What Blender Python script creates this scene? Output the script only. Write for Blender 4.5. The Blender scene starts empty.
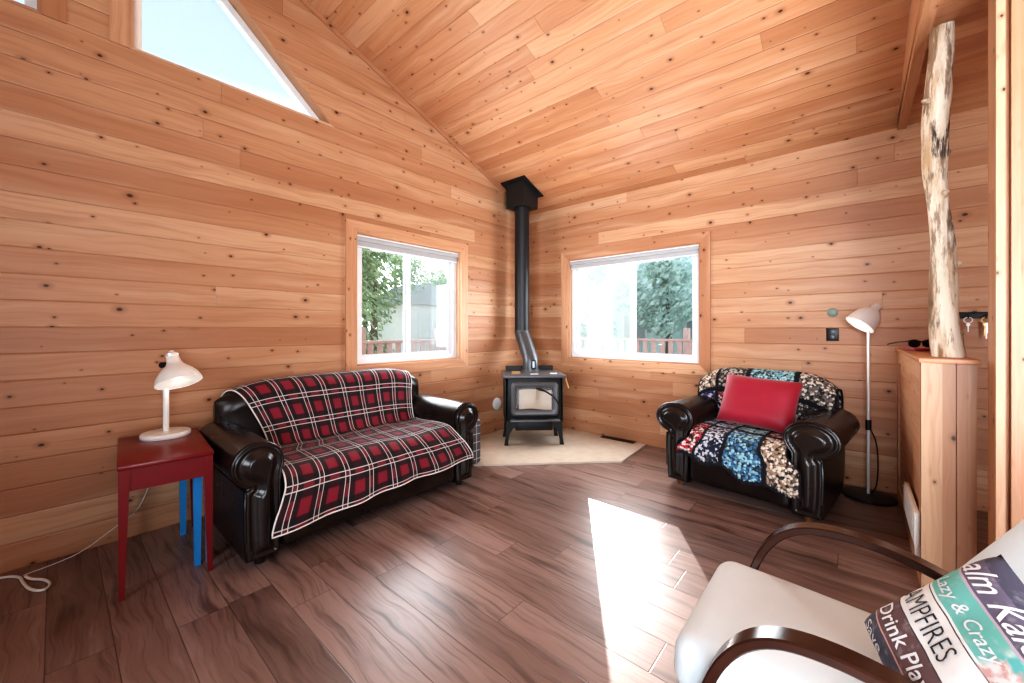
import bpy, bmesh, math, random
from mathutils import Vector, Matrix, noise
from mathutils.geometry import tessellate_polygon
R = math.radians
PI = math.pi
random.seed(7)
scene = bpy.context.scene
col = scene.collection

# ------------------------------------------------------------------ nodes
class G:
    def __init__(s, name):
        s.mat = bpy.data.materials.new(name); s.mat.use_nodes = True
        s.nt = s.mat.node_tree; s.nt.nodes.clear()
        s.out = s.nt.nodes.new('ShaderNodeOutputMaterial')
        s.b = s.nt.nodes.new('ShaderNodeBsdfPrincipled')
        s.nt.links.new(s.b.outputs[0], s.out.inputs[0])
    def node(s, t, **kw):
        n = s.nt.nodes.new('ShaderNode' + t)
        for k, v in kw.items(): setattr(n, k, v)
        return n
    def put(s, sock, v):
        if v is None: return
        if isinstance(v, bpy.types.NodeSocket): s.nt.links.new(v, sock)
        else:
            if isinstance(v, (tuple, list)) and len(v) == 3 and sock.type == 'RGBA': v = (*v, 1)
            sock.default_value = v
    def m(s, op, a, b=None, c=None, clamp=False):
        n = s.node('Math', operation=op, use_clamp=clamp)
        s.put(n.inputs[0], a); s.put(n.inputs[1], b); s.put(n.inputs[2], c)
        return n.outputs[0]
    def ss(s, e0, e1, x):
        n = s.node('MapRange', interpolation_type='SMOOTHSTEP')
        s.put(n.inputs[0], x); s.put(n.inputs[1], e0); s.put(n.inputs[2], e1)
        return n.outputs[0]
    def mix(s, f, a, b, blend='MIX'):
        n = s.node('Mix', data_type='RGBA', blend_type=blend)
        s.put(n.inputs[0], f); s.put(n.inputs[6], a); s.put(n.inputs[7], b)
        return n.outputs[2]
    def xyz(s, x, y, z=0.0):
        n = s.node('CombineXYZ'); s.put(n.inputs[0], x); s.put(n.inputs[1], y); s.put(n.inputs[2], z)
        return n.outputs[0]
    def uv(s):
        n = s.node('UVMap'); q = s.node('SeparateXYZ'); s.nt.links.new(n.outputs[0], q.inputs[0])
        return q.outputs[0], q.outputs[1]
    def obj(s):
        return s.node('TexCoord').outputs['Object']
    def white(s, v):
        n = s.node('TexWhiteNoise', noise_dimensions='3D'); s.put(n.inputs[0], v)
        return n.outputs[0]
    def noise(s, v, scale=5, detail=3, rough=.5):
        n = s.node('TexNoise'); s.put(n.inputs['Vector'], v); s.put(n.inputs['Scale'], scale)
        s.put(n.inputs['Detail'], detail); s.put(n.inputs['Roughness'], rough)
        return n.outputs[0]
    def voro(s, v, scale=5, dims='3D', feature='F1', rand=1.0):
        n = s.node('TexVoronoi', voronoi_dimensions=dims, feature=feature)
        s.put(n.inputs['Vector'], v); s.put(n.inputs['Scale'], scale); s.put(n.inputs['Randomness'], rand)
        return n
    def ramp(s, f, stops, interp='LINEAR'):
        n = s.node('ValToRGB'); n.color_ramp.interpolation = interp
        e = n.color_ramp.elements
        while len(e) > 1: e.remove(e[-1])
        e[0].position = stops[0][0]; e[0].color = (*stops[0][1], 1)
        for p, c in stops[1:]:
            x = e.new(p); x.color = (*c, 1)
        s.put(n.inputs[0], f)
        return n.outputs[0]
    def bump(s, h, strength=.3, dist=.005):
        n = s.node('Bump'); s.put(n.inputs['Height'], h); s.put(n.inputs['Strength'], strength); s.put(n.inputs['Distance'], dist)
        s.nt.links.new(n.outputs[0], s.b.inputs['Normal'])
    def set(s, **kw):
        for k, v in kw.items(): s.put(s.b.inputs[k.replace('_', ' ')], v)
        return s.mat

def lin(r, g, b):
    f = lambda c: (c/255/12.92) if c <= 10 else ((c/255+.055)/1.055)**2.4
    return (f(r), f(g), f(b))

def plain(name, rgb, rough=.5, metal=0.0, bump=0, bscale=200, var=.08, **kw):
    g = G(name)
    n = g.noise(g.obj(), 12, 3)
    lo = tuple(c*(1-var) for c in rgb); hi = tuple(min(1, c*(1+var)) for c in rgb)
    g.set(Base_Color=g.mix(n, lo, hi), Roughness=rough, Metallic=metal)
    if bump: g.bump(g.noise(g.obj(), bscale, 2), bump, .002)
    for k, v in kw.items(): g.put(g.b.inputs[k.replace('_', ' ')], v)
    return g.mat

def pine(name, planks=True, h=.14, L=2.6, dark=1.0, tint=(1, 1, 1), rough=.45, con=1.0):
    g = G(name); u, v = g.uv()
    if planks:
        row = g.m('FLOOR', g.m('DIVIDE', v, h))
        r1 = g.white(g.xyz(row, 3.7, 1.0))
        brd = g.m('FLOOR', g.m('ADD', g.m('DIVIDE', u, L), g.m('MULTIPLY', r1, 9.0)))
        rnd = g.white(g.xyz(row, brd, 5.0))
        fv = g.m('FRACT', g.m('DIVIDE', v, h))
        dv = g.m('MULTIPLY', g.m('MINIMUM', fv, g.m('SUBTRACT', 1.0, fv)), h)
        fu = g.m('FRACT', g.m('ADD', g.m('DIVIDE', u, L), g.m('MULTIPLY', r1, 9.0)))
        du = g.m('MULTIPLY', g.m('MINIMUM', fu, g.m('SUBTRACT', 1.0, fu)), L)
        edge = g.m('MINIMUM', dv, g.m('ADD', g.m('MULTIPLY', du, 1.6), .0014))
    else:
        rnd = g.white(g.xyz(g.m('FLOOR', g.m('DIVIDE', u, 50.0)), g.m('FLOOR', g.m('DIVIDE', v, 50.0)), 2.0))
    off = g.m('MULTIPLY', rnd, 37.0)
    uu = g.m('ADD', u, off)
    wob = g.m('MULTIPLY', g.m('SUBTRACT', g.noise(g.xyz(uu, v, off), 2.2, 2), .5), .10)
    vv = g.m('ADD', v, wob)
    grain = g.noise(g.xyz(g.m('MULTIPLY', uu, 1.6), g.m('MULTIPLY', vv, 55.0), off), 1.0, 4, .6)
    broad = g.noise(g.xyz(g.m('MULTIPLY', uu, .9), g.m('MULTIPLY', vv, 9.0), off), 1.0, 3, .5)
    T = lambda c: tuple(a*dark*t for a, t in zip(c, tint))
    base = g.ramp(rnd, [(0, T((.48, .228, .122))), (.3, T((.575, .295, .163))), (.65, T((.645, .355, .203))), (1, T((.76, .48, .30)))])
    base = g.mix(1.0-con, base, T((.65, .325, .165)))
    c = g.mix(g.m('MULTIPLY', g.ss(.42, .72, grain), .42), base, T((.45, .195, .085)))
    c = g.mix(g.m('MULTIPLY', g.ss(.5, .78, broad), .55), c, T((.45, .19, .085)))
    c = g.mix(g.m('MULTIPLY', g.ss(.5, .24, broad), .35), c, T((.84, .60, .42)))
    # knots
    for sc, thr, r0, r1_, seed in ((4.2, .50, .004, .0075, 0.0), (8.5, .70, .002, .0045, 4.3)):
        vo = g.voro(g.xyz(g.m('ADD', g.m('MULTIPLY', uu, .72), seed), g.m('ADD', v, g.m('MULTIPLY', rnd, 5.0)), 0.0), sc, '2D')
        sep = g.node('SeparateColor'); g.nt.links.new(vo.outputs['Color'], sep.inputs[0])
        d = g.m('DIVIDE', vo.outputs['Distance'], sc)
        rad = g.m('ADD', r0, g.m('MULTIPLY', sep.outputs[1], r1_))
        on = g.m('GREATER_THAN', sep.outputs[0], thr)
        q = g.m('DIVIDE', g.m('ADD', d, g.m('MULTIPLY', g.m('SUBTRACT', grain, .5), .010)), rad)
        c = g.mix(g.m('MULTIPLY', g.m('MULTIPLY', on, g.ss(3.6, 1.0, q)), .5), c, T((.36, .15, .065)))
        c = g.mix(g.m('MULTIPLY', g.m('MULTIPLY', on, g.ss(1.25, .55, q)), .95), c, T((.05, .018, .009)))
    if planks:
        c = g.mix(g.m('MULTIPLY', g.ss(.0032, .0008, edge), g.m('MULTIPLY', g.ss(.25, .75, g.noise(g.xyz(u, g.m('MULTIPLY', row, 3.3), 0), 1.3, 2)), .55)), c, T((.17, .075, .035)))
        g.bump(g.m('ADD', g.ss(.0, .007, edge), g.m('MULTIPLY', grain, .06)), .5, .006)
    else:
        g.bump(grain, .06, .003)
    return g.set(Base_Color=c, Roughness=rough)

def laminate():
    g = G('laminate_floor'); u, v = g.uv(); h, L = .18, 1.25
    row = g.m('FLOOR', g.m('DIVIDE', v, h)); r1 = g.white(g.xyz(row, 1.3, 8.0))
    pu = g.m('ADD', g.m('DIVIDE', u, L), g.m('MULTIPLY', r1, 7.0))
    brd = g.m('FLOOR', pu); rnd = g.white(g.xyz(row, brd, 2.0))
    fv = g.m('FRACT', g.m('DIVIDE', v, h)); fu = g.m('FRACT', pu)
    dv = g.m('MULTIPLY', g.m('MINIMUM', fv, g.m('SUBTRACT', 1.0, fv)), h)
    du = g.m('MULTIPLY', g.m('MINIMUM', fu, g.m('SUBTRACT', 1.0, fu)), L)
    edge = g.m('MINIMUM', dv, du)
    off = g.m('MULTIPLY', rnd, 51.0); uu = g.m('ADD', u, off)
    wob = g.m('MULTIPLY', g.m('SUBTRACT', g.noise(g.xyz(uu, v, off), 3, 2), .5), .09)
    vv = g.m('ADD', v, wob)
    grain = g.noise(g.xyz(g.m('MULTIPLY', uu, 2.2), g.m('MULTIPLY', vv, 60), off), 1.0, 5, .65)
    broad = g.noise(g.xyz(g.m('MULTIPLY', uu, 1.5), g.m('MULTIPLY', vv, 13), off), 1.0, 4, .55)
    base = g.ramp(rnd, [(0, (.20, .126, .104)), (.5, (.275, .178, .149)), (1, (.36, .245, .21))])
    c = g.mix(g.m('MULTIPLY', g.ss(.46, .70, grain), .6), base, (.10, .052, .038))
    c = g.mix(g.m('MULTIPLY', g.ss(.52, .74, broad), .75), c, (.055, .026, .018))
    c = g.mix(g.m('MULTIPLY', g.ss(.47, .25, broad), .55), c, (.43, .31, .27))
    c = g.mix(g.m('MULTIPLY', g.ss(.0026, .0006, edge), .65), c, (.022, .010, .007))
    g.bump(g.m('ADD', g.ss(0, .004, edge), g.m('MULTIPLY', grain, .25)), .22, .003)
    return g.set(Base_Color=c, Roughness=g.m('ADD', .28, g.m('MULTIPLY', grain, .18)), Specular_IOR_Level=.55, Coat_Weight=.18, Coat_Roughness=.25)

def leather():
    g = G('dark_brown_leather'); p = g.obj()
    vo = g.voro(p, 160)
    wr = g.noise(p, 7, 4, .6)
    c = g.mix(g.ss(.35, .75, g.noise(p, 5, 3)), (.009, .0062, .0055), (.026, .0165, .0135))
    g.bump(g.m('ADD', g.m('MULTIPLY', vo.outputs['Distance'], .25), wr), .22, .006)
    return g.set(Base_Color=c, Roughness=g.m('ADD', .22, g.m('MULTIPLY', wr, .14)), Specular_IOR_Level=.55)

def plaid():
    g = G('red_plaid_fleece'); u, v = g.uv(); P = .182
    def band(x):
        f = g.m('FRACT', g.m('DIVIDE', x, P))
        d = g.m('MULTIPLY', g.m('ABSOLUTE', g.m('SUBTRACT', f, .5)), P)    # 0 at pair centre .. P/2 at square centre
        wl = g.m('MULTIPLY', g.ss(.0036, .0018, g.m('ABSOLUTE', g.m('SUBTRACT', d, .0155))), 1.0)
        red = g.m('MAXIMUM', g.ss(.050, .060, d), g.m('MULTIPLY', g.ss(.012, .008, d), .8))
        return wl, red
    w1, r1 = band(u); w2, r2 = band(v)
    rr = g.m('MULTIPLY', r1, r2)
    avg = g.m('MULTIPLY', g.m('ADD', r1, r2), .5)
    c = g.mix(avg, (.003, .0015, .002), (.055, .003, .008))
    c = g.mix(rr, c, (.25, .010, .030))
    ww = g.m('MAXIMUM', w1, w2)
    c = g.mix(g.m('MULTIPLY', ww, .9), c, (.74, .70, .68))
    fz = g.noise(g.xyz(u, v, 0), 260, 2)
    c = g.mix(g.m('MULTIPLY', fz, .07), c, (.16, .08, .09))
    g.bump(g.m('ADD', fz, g.m('MULTIPLY', g.noise(g.xyz(u, v, 0), 14, 3), 1.2)), .45, .006)
    return g.set(Base_Color=c, Roughness=.75, Sheen_Weight=.12, Sheen_Roughness=.4)

def crochet():
    g = G('granny_square_crochet'); u, v = g.uv()
    a = g.node('Attribute', attribute_name='col_a').outputs[0]
    b = g.node('Attribute', attribute_name='col_b').outputs[0]
    fu = g.m('FRACT', u); fv = g.m('FRACT', v)
    wob = g.m('MULTIPLY', g.m('SUBTRACT', g.noise(g.xyz(u, v, 0), 16, 2), .5), .10)
    e = g.m('ADD', g.m('MINIMUM', g.m('MINIMUM', fu, g.m('SUBTRACT', 1.0, fu)), g.m('MINIMUM', fv, g.m('SUBTRACT', 1.0, fv))), wob)
    vo = g.voro(g.obj(), 60)
    sep = g.node('SeparateColor'); g.nt.links.new(vo.outputs['Color'], sep.inputs[0])
    gap = g.ss(.55, .85, vo.outputs['Distance'])
    c = g.mix(g.ss(.40, .60, sep.outputs[0]), a, b)
    c = g.mix(g.m('MULTIPLY', g.ss(.74, .86, sep.outputs[1]), .9), c, (.012, .012, .018))
    c = g.mix(g.m('MULTIPLY', gap, .85), c, (.01, .01, .014))
    c = g.mix(g.ss(.085, .05, e), c, (.010, .010, .016))
    g.bump(g.m('ADD', g.m('SUBTRACT', 1.0, vo.outputs['Distance']), g.m('MULTIPLY', g.noise(g.xyz(u, v, 0), 90, 2), .3)), .9, .012)
    return g.set(Base_Color=c, Roughness=.9)

def checked_grey():
    g = G('grey_checked_fabric'); u, v = g.uv(); P = .075
    def ln(x):
        f = g.m('FRACT', g.m('DIVIDE', x, P))
        return g.ss(.045, .025, g.m('MINIMUM', f, g.m('SUBTRACT', 1.0, f)))
    w = g.m('MAXIMUM', ln(u), ln(v))
    return g.set(Base_Color=g.mix(w, (.10, .10, .11), (.72, .71, .70)), Roughness=.85)

def bark():
    g = G('peeled_log'); p = g.obj()
    mp = g.node('Mapping'); g.put(mp.inputs[0], p); mp.inputs['Scale'].default_value = (9, 9, 1.6)
    n = g.noise(mp.outputs[0], 1.3, 5, .62)
    mp2 = g.node('Mapping'); g.put(mp2.inputs[0], p); mp2.inputs['Scale'].default_value = (22, 22, 3.2)
    n2 = g.noise(mp2.outputs[0], 1.0, 5, .7)
    n3 = g.noise(p, 3.2, 3, .5)
    c = g.mix(g.ss(.42, .66, n), (.80, .70, .57), (.50, .34, .20))
    c = g.mix(g.m('MULTIPLY', g.ss(.48, .60, n2), .8), c, (.22, .115, .055))
    c = g.mix(g.m('MULTIPLY', g.m('MULTIPLY', g.ss(.47, .57, n2), g.ss(.47, .58, n3)), .95), c, (.04, .03, .025))
    g.bump(n2, .8, .015)
    return g.set(Base_Color=c, Roughness=.7)

def glass(name, haze=.0, gloss=.06):
    g = G(name); nt = g.nt
    tr = g.node('BsdfTransparent'); gl = g.node('BsdfGlossy'); gl.inputs['Roughness'].default_value = .02
    m1 = g.node('MixShader'); m1.inputs[0].default_value = gloss
    nt.links.new(tr.outputs[0], m1.inputs[1]); nt.links.new(gl.outputs[0], m1.inputs[2])
    last = m1
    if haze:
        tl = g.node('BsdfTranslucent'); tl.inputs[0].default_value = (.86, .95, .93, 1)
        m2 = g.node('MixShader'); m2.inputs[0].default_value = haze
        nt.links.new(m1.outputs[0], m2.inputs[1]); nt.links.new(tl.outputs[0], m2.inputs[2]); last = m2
    nt.links.new(last.outputs[0], g.out.inputs[0])
    return g.mat

def emit(name, rgb, strength):
    g = G(name)
    return g.set(Base_Color=(*rgb, 1), Emission_Color=(*rgb, 1), Emission_Strength=strength)

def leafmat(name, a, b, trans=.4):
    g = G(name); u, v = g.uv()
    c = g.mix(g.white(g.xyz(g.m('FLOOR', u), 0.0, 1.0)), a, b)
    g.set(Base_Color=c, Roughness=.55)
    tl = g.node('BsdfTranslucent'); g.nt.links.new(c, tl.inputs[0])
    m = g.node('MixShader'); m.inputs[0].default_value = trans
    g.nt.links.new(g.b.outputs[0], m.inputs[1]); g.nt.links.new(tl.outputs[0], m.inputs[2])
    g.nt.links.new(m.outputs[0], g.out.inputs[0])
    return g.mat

def stripes_mat():
    g = G('printed_pillow_cloth'); u, v = g.uv()
    w = g.m('ADD', v, g.m('MULTIPLY', g.m('SUBTRACT', g.noise(g.xyz(u, v, 0), 9, 2), .5), .012))
    n = g.noise(g.xyz(u, v, 0), 11, 4, .6); n2 = g.noise(g.xyz(u, v, 3.0), 6, 3)
    c = g.ramp(w, [(0, lin(84, 84, 96)), (.19, lin(206, 160, 148)), (.202, lin(112, 84, 84)), (.385, lin(58, 58, 62)), (.392, lin(228, 226, 222)),
                   (.60, lin(60, 60, 64)), (.606, lin(232, 230, 226)), (.625, lin(120, 186, 176)), (.795, lin(190, 176, 186)), (.81, lin(112, 104, 122)), (.93, lin(84, 82, 98))], 'CONSTANT')
    pink = g.mix(g.ss(.45, .60, n), lin(226, 222, 218), lin(206, 158, 150))
    pink = g.mix(g.ss(.54, .64, n2), pink, lin(110, 186, 182))
    inrow = g.m('MULTIPLY', g.m('MULTIPLY', g.m('GREATER_THAN', w, .606), g.m('LESS_THAN', w, .795)), g.ss(.58, .66, u))
    c = g.mix(inrow, c, pink)
    c = g.mix(g.m('MULTIPLY', g.ss(.5, .75, n), .35), c, (.62, .62, .62))
    g.bump(g.noise(g.xyz(u, v, 0), 300, 2), .15, .002)
    return g.set(Base_Color=c, Roughness=.85)

M = {
 'wall': pine('pine_tongue_and_groove', True, .14, 3.4, .84, con=.85),
 'ceil': pine('pine_ceiling_boards', True, .14, 3.8, .95, (1.0, .97, .95), con=.6),
 'trim': pine('pine_trim', False, dark=.92),
 'trim_pale': pine('pale_pine_trim', False, dark=.86, tint=(1, 1.08, 1.18)),
 'end_grain': pine('pine_end_boards', False, dark=.66),
 'half': pine('pine_half_wall_boards', True, .14, 3.0, .95),
 'floor': laminate(),
 'leather': leather(),
 'leather_panel': plain('leather_panel', (.022, .0155, .0135), .24, 0, .15, 120, Specular_IOR_Level=.55),
 'plaid': plaid(),
 'hem': plain('white_binding', (.74, .71, .68), .8),
 'crochet': crochet(),
 'red_cloth': plain('red_satin_cotton', (.34, .012, .034), .55, 0, .25, 18, Sheen_Weight=.25),
 'red_paint': plain('red_lacquer', (.20, .012, .016), .28, 0, .05, 40),
 'blue_paint': plain('bright_blue_paint', lin(40, 140, 205), .4),
 'blue_grey': plain('grey_blue_paint', lin(108, 158, 196), .4),
 'white': plain('white_enamel', (.80, .78, .74), .3),
 'vinyl': plain('white_vinyl', (.80, .82, .83), .35),
 'blind': plain('pale_grey_blind', (.46, .45, .45), .7),
 'iron': plain('black_cast_iron', (.018, .018, .019), .5, .3, .15, 260),
 'iron_grey': plain('charcoal_cast_iron', (.15, .152, .158), .48, .4, .12, 260),
 'pipe': plain('matt_black_steel', (.034, .035, .037), .42, .4),
 'pipe_low': plain('grey_steel_pipe', (.11, .112, .118), .38, .5),
 'chrome': plain('brushed_nickel', (.84, .84, .83), .32, .35),
 'black': plain('black_plastic', (.012, .012, .013), .4),
 'dark_wood': plain('dark_walnut_lacquer', (.050, .018, .011), .20, 0, .03, 60, var=.35, Specular_IOR_Level=.6),
 'cream': plain('cream_upholstery', (.70, .755, .765), .85, 0, .2, 420, var=.04),
 'checked': checked_grey(),
 'bark': bark(),
 'hearth': plain('beige_stone_slab', (.64, .565, .47), .5, 0, .1, 30, var=.14),
 'glass': glass('window_glass', .035, .05),
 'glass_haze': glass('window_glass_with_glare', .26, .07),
 'stove_glass': glass('stove_glass', .0, .12),
 'bulb': emit('lit_bulb', (1, .93, .82), 5.0),
 'shade_in': emit('lit_shade_lining', (1.0, .96, .90), .35),
 'green_grey': plain('grey_green_plastic', lin(140, 155, 145), .4),
 'reflection': plain('reflection_sheet', (.55, .46, .36), .8, 0, .3, 20),  # beige of the room mirrored in the stove glass, painted on
 'glint_cord_white': plain('white_glint_and_cord', (.75, .74, .72), .7),
 'tan': plain('tan_leather', (.45, .27, .14), .7),
 'oak_foot': plain('brown_stained_foot', (.13, .06, .028), .45),
 'brass': plain('brass', (.72, .50, .22), .3, 1.0),
 'deck': plain('weathered_deck_wood', lin(205, 176, 165), .7, var=.2),
 'siding': plain('pale_teal_siding', lin(222, 238, 238), .7),
 'roof': plain('grey_shingles', (.25, .26, .27), .8),
 'ground': plain('forest_ground', (.16, .20, .08), .95, var=.3),
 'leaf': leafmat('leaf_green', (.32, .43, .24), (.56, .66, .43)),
 'hazed_leaf': leafmat('hazed_leaf_green', (.50, .66, .58), (.80, .88, .84)),  # leaf colour paled to imitate haze and offset the house's shade
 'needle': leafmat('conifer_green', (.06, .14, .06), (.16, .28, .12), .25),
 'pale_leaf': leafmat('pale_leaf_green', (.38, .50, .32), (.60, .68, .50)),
 'trunk': plain('tree_bark', (.16, .11, .08), .9),
 'stripes': stripes_mat(),
 'ink_white': plain('white_ink', (.78, .78, .78), .85),
 'ink_black': plain('black_ink', (.03, .03, .035), .85),
 'lens': plain('smoked_lens', (.006, .006, .007), .1),
 'label': plain('thermometer_face', (.55, .68, .78), .3),
}

# ------------------------------------------------------------------ mesh helpers
class MB:
    def __init__(s): s.bm = bmesh.new(); s.uvl = None
    def add(s, verts, faces, mat4=None):
        vs = [s.bm.verts.new((mat4 @ Vector(v)) if mat4 else v) for v in verts]
        out = []
        for f in faces:
            try: out.append(s.bm.faces.new([vs[i] for i in f]))
            except ValueError: pass
        return vs, out
    def box(s, x0, x1, y0, y1, z0, z1, bev=0, seg=2, mat4=None):
        t = bmesh.new()
        vs = [t.verts.new((x, y, z)) for z in (z0, z1) for y in (y0, y1) for x in (x0, x1)]
        for f in ((0,2,3,1),(4,5,7,6),(0,1,5,4),(2,6,7,3),(0,4,6,2),(1,3,7,5)): t.faces.new([vs[i] for i in f])
        if bev: bmesh.ops.bevel(t, geom=list(t.edges), offset=bev, segments=seg, profile=.5, affect='EDGES', clamp_overlap=True)
        s.merge(t, mat4); return s
    def merge(s, t, mat4=None):
        m = {}
        for v in t.verts: m[v] = s.bm.verts.new((mat4 @ v.co) if mat4 else v.co)
        for f in t.faces:
            try: s.bm.faces.new([m[v] for v in f.verts])
            except ValueError: pass
        t.free()
    def tube(s, pts, r, seg=10, closed=False, caps=True, flat=None):
        pts = [Vector(p) for p in pts]; n = len(pts)
        rs = r if isinstance(r, (list, tuple)) else [r]*n
        rings = []; up = None
        for i in range(n):
            a = pts[(i-1) % n] if (closed or i > 0) else pts[i]
            b = pts[(i+1) % n] if (closed or i < n-1) else pts[i]
            d = (b-a).normalized()
            if up is None:
                up = Vector((0, 0, 1)) if abs(d.z) < .9 else Vector((1, 0, 0))
            sx = d.cross(up)
            if sx.length < 1e-6: sx = d.orthogonal()
            sx.normalize(); up = sx.cross(d).normalized()
            ring = []
            for k in range(seg):
                an = 2*PI*k/seg
                ring.append(s.bm.verts.new(pts[i] + sx*math.cos(an)*rs[i] + up*math.sin(an)*rs[i]))
            rings.append(ring)
        for i in range(n if closed else n-1):
            A, B = rings[i], rings[(i+1) % n]
            for k in range(seg):
                s.bm.faces.new((A[k], A[(k+1) % seg], B[(k+1) % seg], B[k]))
        if caps and not closed:
            s.bm.faces.new(list(reversed(rings[0]))); s.bm.faces.new(rings[-1])
        return s
    def lathe(s, prof, seg=32, mat4=None, caps=True):
        rings = []
        for r, z in prof:
            rings.append([s.bm.verts.new((mat4 or Matrix()) @ Vector((r*math.cos(2*PI*k/seg), r*math.sin(2*PI*k/seg), z))) for k in range(seg)])
        for A, B in zip(rings, rings[1:]):
            for k in range(seg): s.bm.faces.new((A[k], A[(k+1) % seg], B[(k+1) % seg], B[k]))
        if caps:
            if prof[0][0] > 1e-5: s.bm.faces.new(list(reversed(rings[0])))
            if prof[-1][0] > 1e-5: s.bm.faces.new(rings[-1])
        return s
    def grid(s, fn, nu, nv, uvfn=None):
        vs = [[s.bm.verts.new(fn(i/nu, j/nv)) for j in range(nv+1)] for i in range(nu+1)]
        if uvfn and s.uvl is None: s.uvl = s.bm.loops.layers.uv.new('UVMap')
        for i in range(nu):
            for j in range(nv):
                f = s.bm.faces.new((vs[i][j], vs[i+1][j], vs[i+1][j+1], vs[i][j+1]))
                if uvfn:
                    for lp, (a, b) in zip(f.loops, ((i, j), (i+1, j), (i+1, j+1), (i, j+1))):
                        lp[s.uvl].uv = uvfn(a/nu, b/nv)
        return vs
    def rbox(s, hx, hy, hz, r, n=4, m=10, mat4=None, fn=None):
        # rounded box, half sizes
        def axis(h):
            inner = h-r
            return [-h + r*k/n for k in range(n)] + [-inner + 2*inner*k/m for k in range(m+1)] + [inner + r*(k+1)/n for k in range(n)]
        ax = (axis(hx), axis(hy), axis(hz)); H = (hx, hy, hz); t = bmesh.new()
        for a in range(3):
            b, c = (a+1) % 3, (a+2) % 3
            for sg in (-1, 1):
                vs = {}
                for i, p in enumerate(ax[b]):
                    for j, q in enumerate(ax[c]):
                        v = [0, 0, 0]; v[a] = sg*H[a]; v[b] = p; v[c] = q
                        inn = [max(-(H[k]-r), min(H[k]-r, v[k])) for k in range(3)]
                        d = Vector([v[k]-inn[k] for k in range(3)])
                        w = Vector(inn) + (d.normalized()*r if d.length > 1e-9 else d)
                        vs[i, j] = t.verts.new(fn(w) if fn else w)
                for i in range(len(ax[b])-1):
                    for j in range(len(ax[c])-1):
                        q4 = [vs[i, j], vs[i+1, j], vs[i+1, j+1], vs[i, j+1]]
                        t.faces.new(q4 if sg > 0 else q4[::-1])
        bmesh.ops.remove_doubles(t, verts=list(t.verts), dist=1e-5)
        s.merge(t, mat4); return s
    def prism(s, prof, fn, a, b, inset=None):
        # prof: list of 2D points, fn(p, q, w)->xyz ; extruded from w=a to w=b
        A = [s.bm.verts.new(fn(p, q, a)) for p, q in prof]; B = [s.bm.verts.new(fn(p, q, b)) for p, q in prof]
        n = len(prof)
        for i in range(n): s.bm.faces.new((A[i], A[(i+1) % n], B[(i+1) % n], B[i]))
        fa = s.bm.faces.new(A[::-1]); fb = s.bm.faces.new(B)
        bmesh.ops.recalc_face_normals(s.bm, faces=list(s.bm.faces))
        return fa, fb
    def build(s, name, mat, parent=None, smooth=40, wood=None, M4=None):
        bm = s.bm
        if M4: bm.transform(M4)
        bmesh.ops.recalc_face_normals(bm, faces=list(bm.faces))
        if wood is not None and s.uvl is None:
            wood_uv(bm, wood)
        me = bpy.data.meshes.new(name); bm.to_mesh(me); bm.free()
        me.materials.append(mat if not isinstance(mat, str) else M[mat])
        if smooth:
            me.polygons.foreach_set('use_smooth', [True]*len(me.polygons))
            me.set_sharp_from_angle(angle=R(smooth))
        o = bpy.data.objects.new(name, me); col.objects.link(o)
        if parent: o.parent = parent
        return o

def wood_uv(bm, axis):
    """u along the board (axis 0..2 or 'auto'), v across, in metres; random offset per connected piece"""
    uvl = bm.loops.layers.uv.new('UVMap')
    seen = set()
    for f0 in bm.faces:
        if f0 in seen: continue
        st = [f0]; comp = []; seen.add(f0)
        while st:
            f = st.pop(); comp.append(f)
            for e in f.edges:
                for g in e.link_faces:
                    if g not in seen: seen.add(g); st.append(g)
        ax = axis
        if ax == 'auto':
            ext = [max(v.co[k] for f in comp for v in f.verts)-min(v.co[k] for f in comp for v in f.verts) for k in range(3)]
            ax = ext.index(max(ext))
        ou, ov = random.randint(0, 400)*50+10, random.randint(0, 400)*50+10
        for f in comp:
            nrm = f.normal
            others = [k for k in range(3) if k != ax]
            va = others[0] if abs(nrm[others[0]]) < abs(nrm[others[1]]) else others[1]
            for lp in f.loops: lp[uvl].uv = (lp.vert.co[ax]+ou, lp.vert.co[va]+ov)

def tag(o, label=None, cat=None, group=None, kind=None):
    if label: o['label'] = label
    if cat: o['category'] = cat
    if group: o['group'] = group
    if kind: o['kind'] = kind
    return o
def empty(name, loc=(0, 0, 0), rz=0.0, label=None, cat=None, group=None, kind=None):
    o = bpy.data.objects.new(name, None); col.objects.link(o); o.location = loc; o.rotation_euler = (0, 0, rz)
    o.empty_display_size = .1
    return tag(o, label, cat, group, kind)
def chaikin(p, it=2, closed=False):
    p = [Vector(q) for q in p]
    for _ in range(it):
        q = [] if closed else [p[0]]
        for i in range(len(p) if closed else len(p)-1):
            a, b = p[i], p[(i+1) % len(p)]
            q += [a*.75+b*.25, a*.25+b*.75]
        if not closed: q.append(p[-1])
        p = q
    return p
class Path:
    def __init__(s, pts):
        s.p = [Vector(q) for q in pts]; s.c = [0]
        for a, b in zip(s.p, s.p[1:]): s.c.append(s.c[-1]+(b-a).length)
        s.L = s.c[-1]
    def at(s, d):
        d = max(0, min(s.L-1e-9, d))
        for i in range(len(s.p)-1):
            if d <= s.c[i+1]:
                k = (d-s.c[i])/max(1e-9, s.c[i+1]-s.c[i]); return s.p[i].lerp(s.p[i+1], k)
        return s.p[-1]
def sstep(a, b, x):
    t = max(0, min(1, (x-a)/(b-a))); return t*t*(3-2*t)

# ------------------------------------------------------------------ the room
EAVE, RIDGE_X, SL = 2.77, -4.04, .377
RIDGE_Z = EAVE - SL*RIDGE_X
WX, YB = 2*RIDGE_X, -6.6
def ceil_z(x): return EAVE + SL*(-x if x > RIDGE_X else x-WX)
TH = .16

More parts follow.
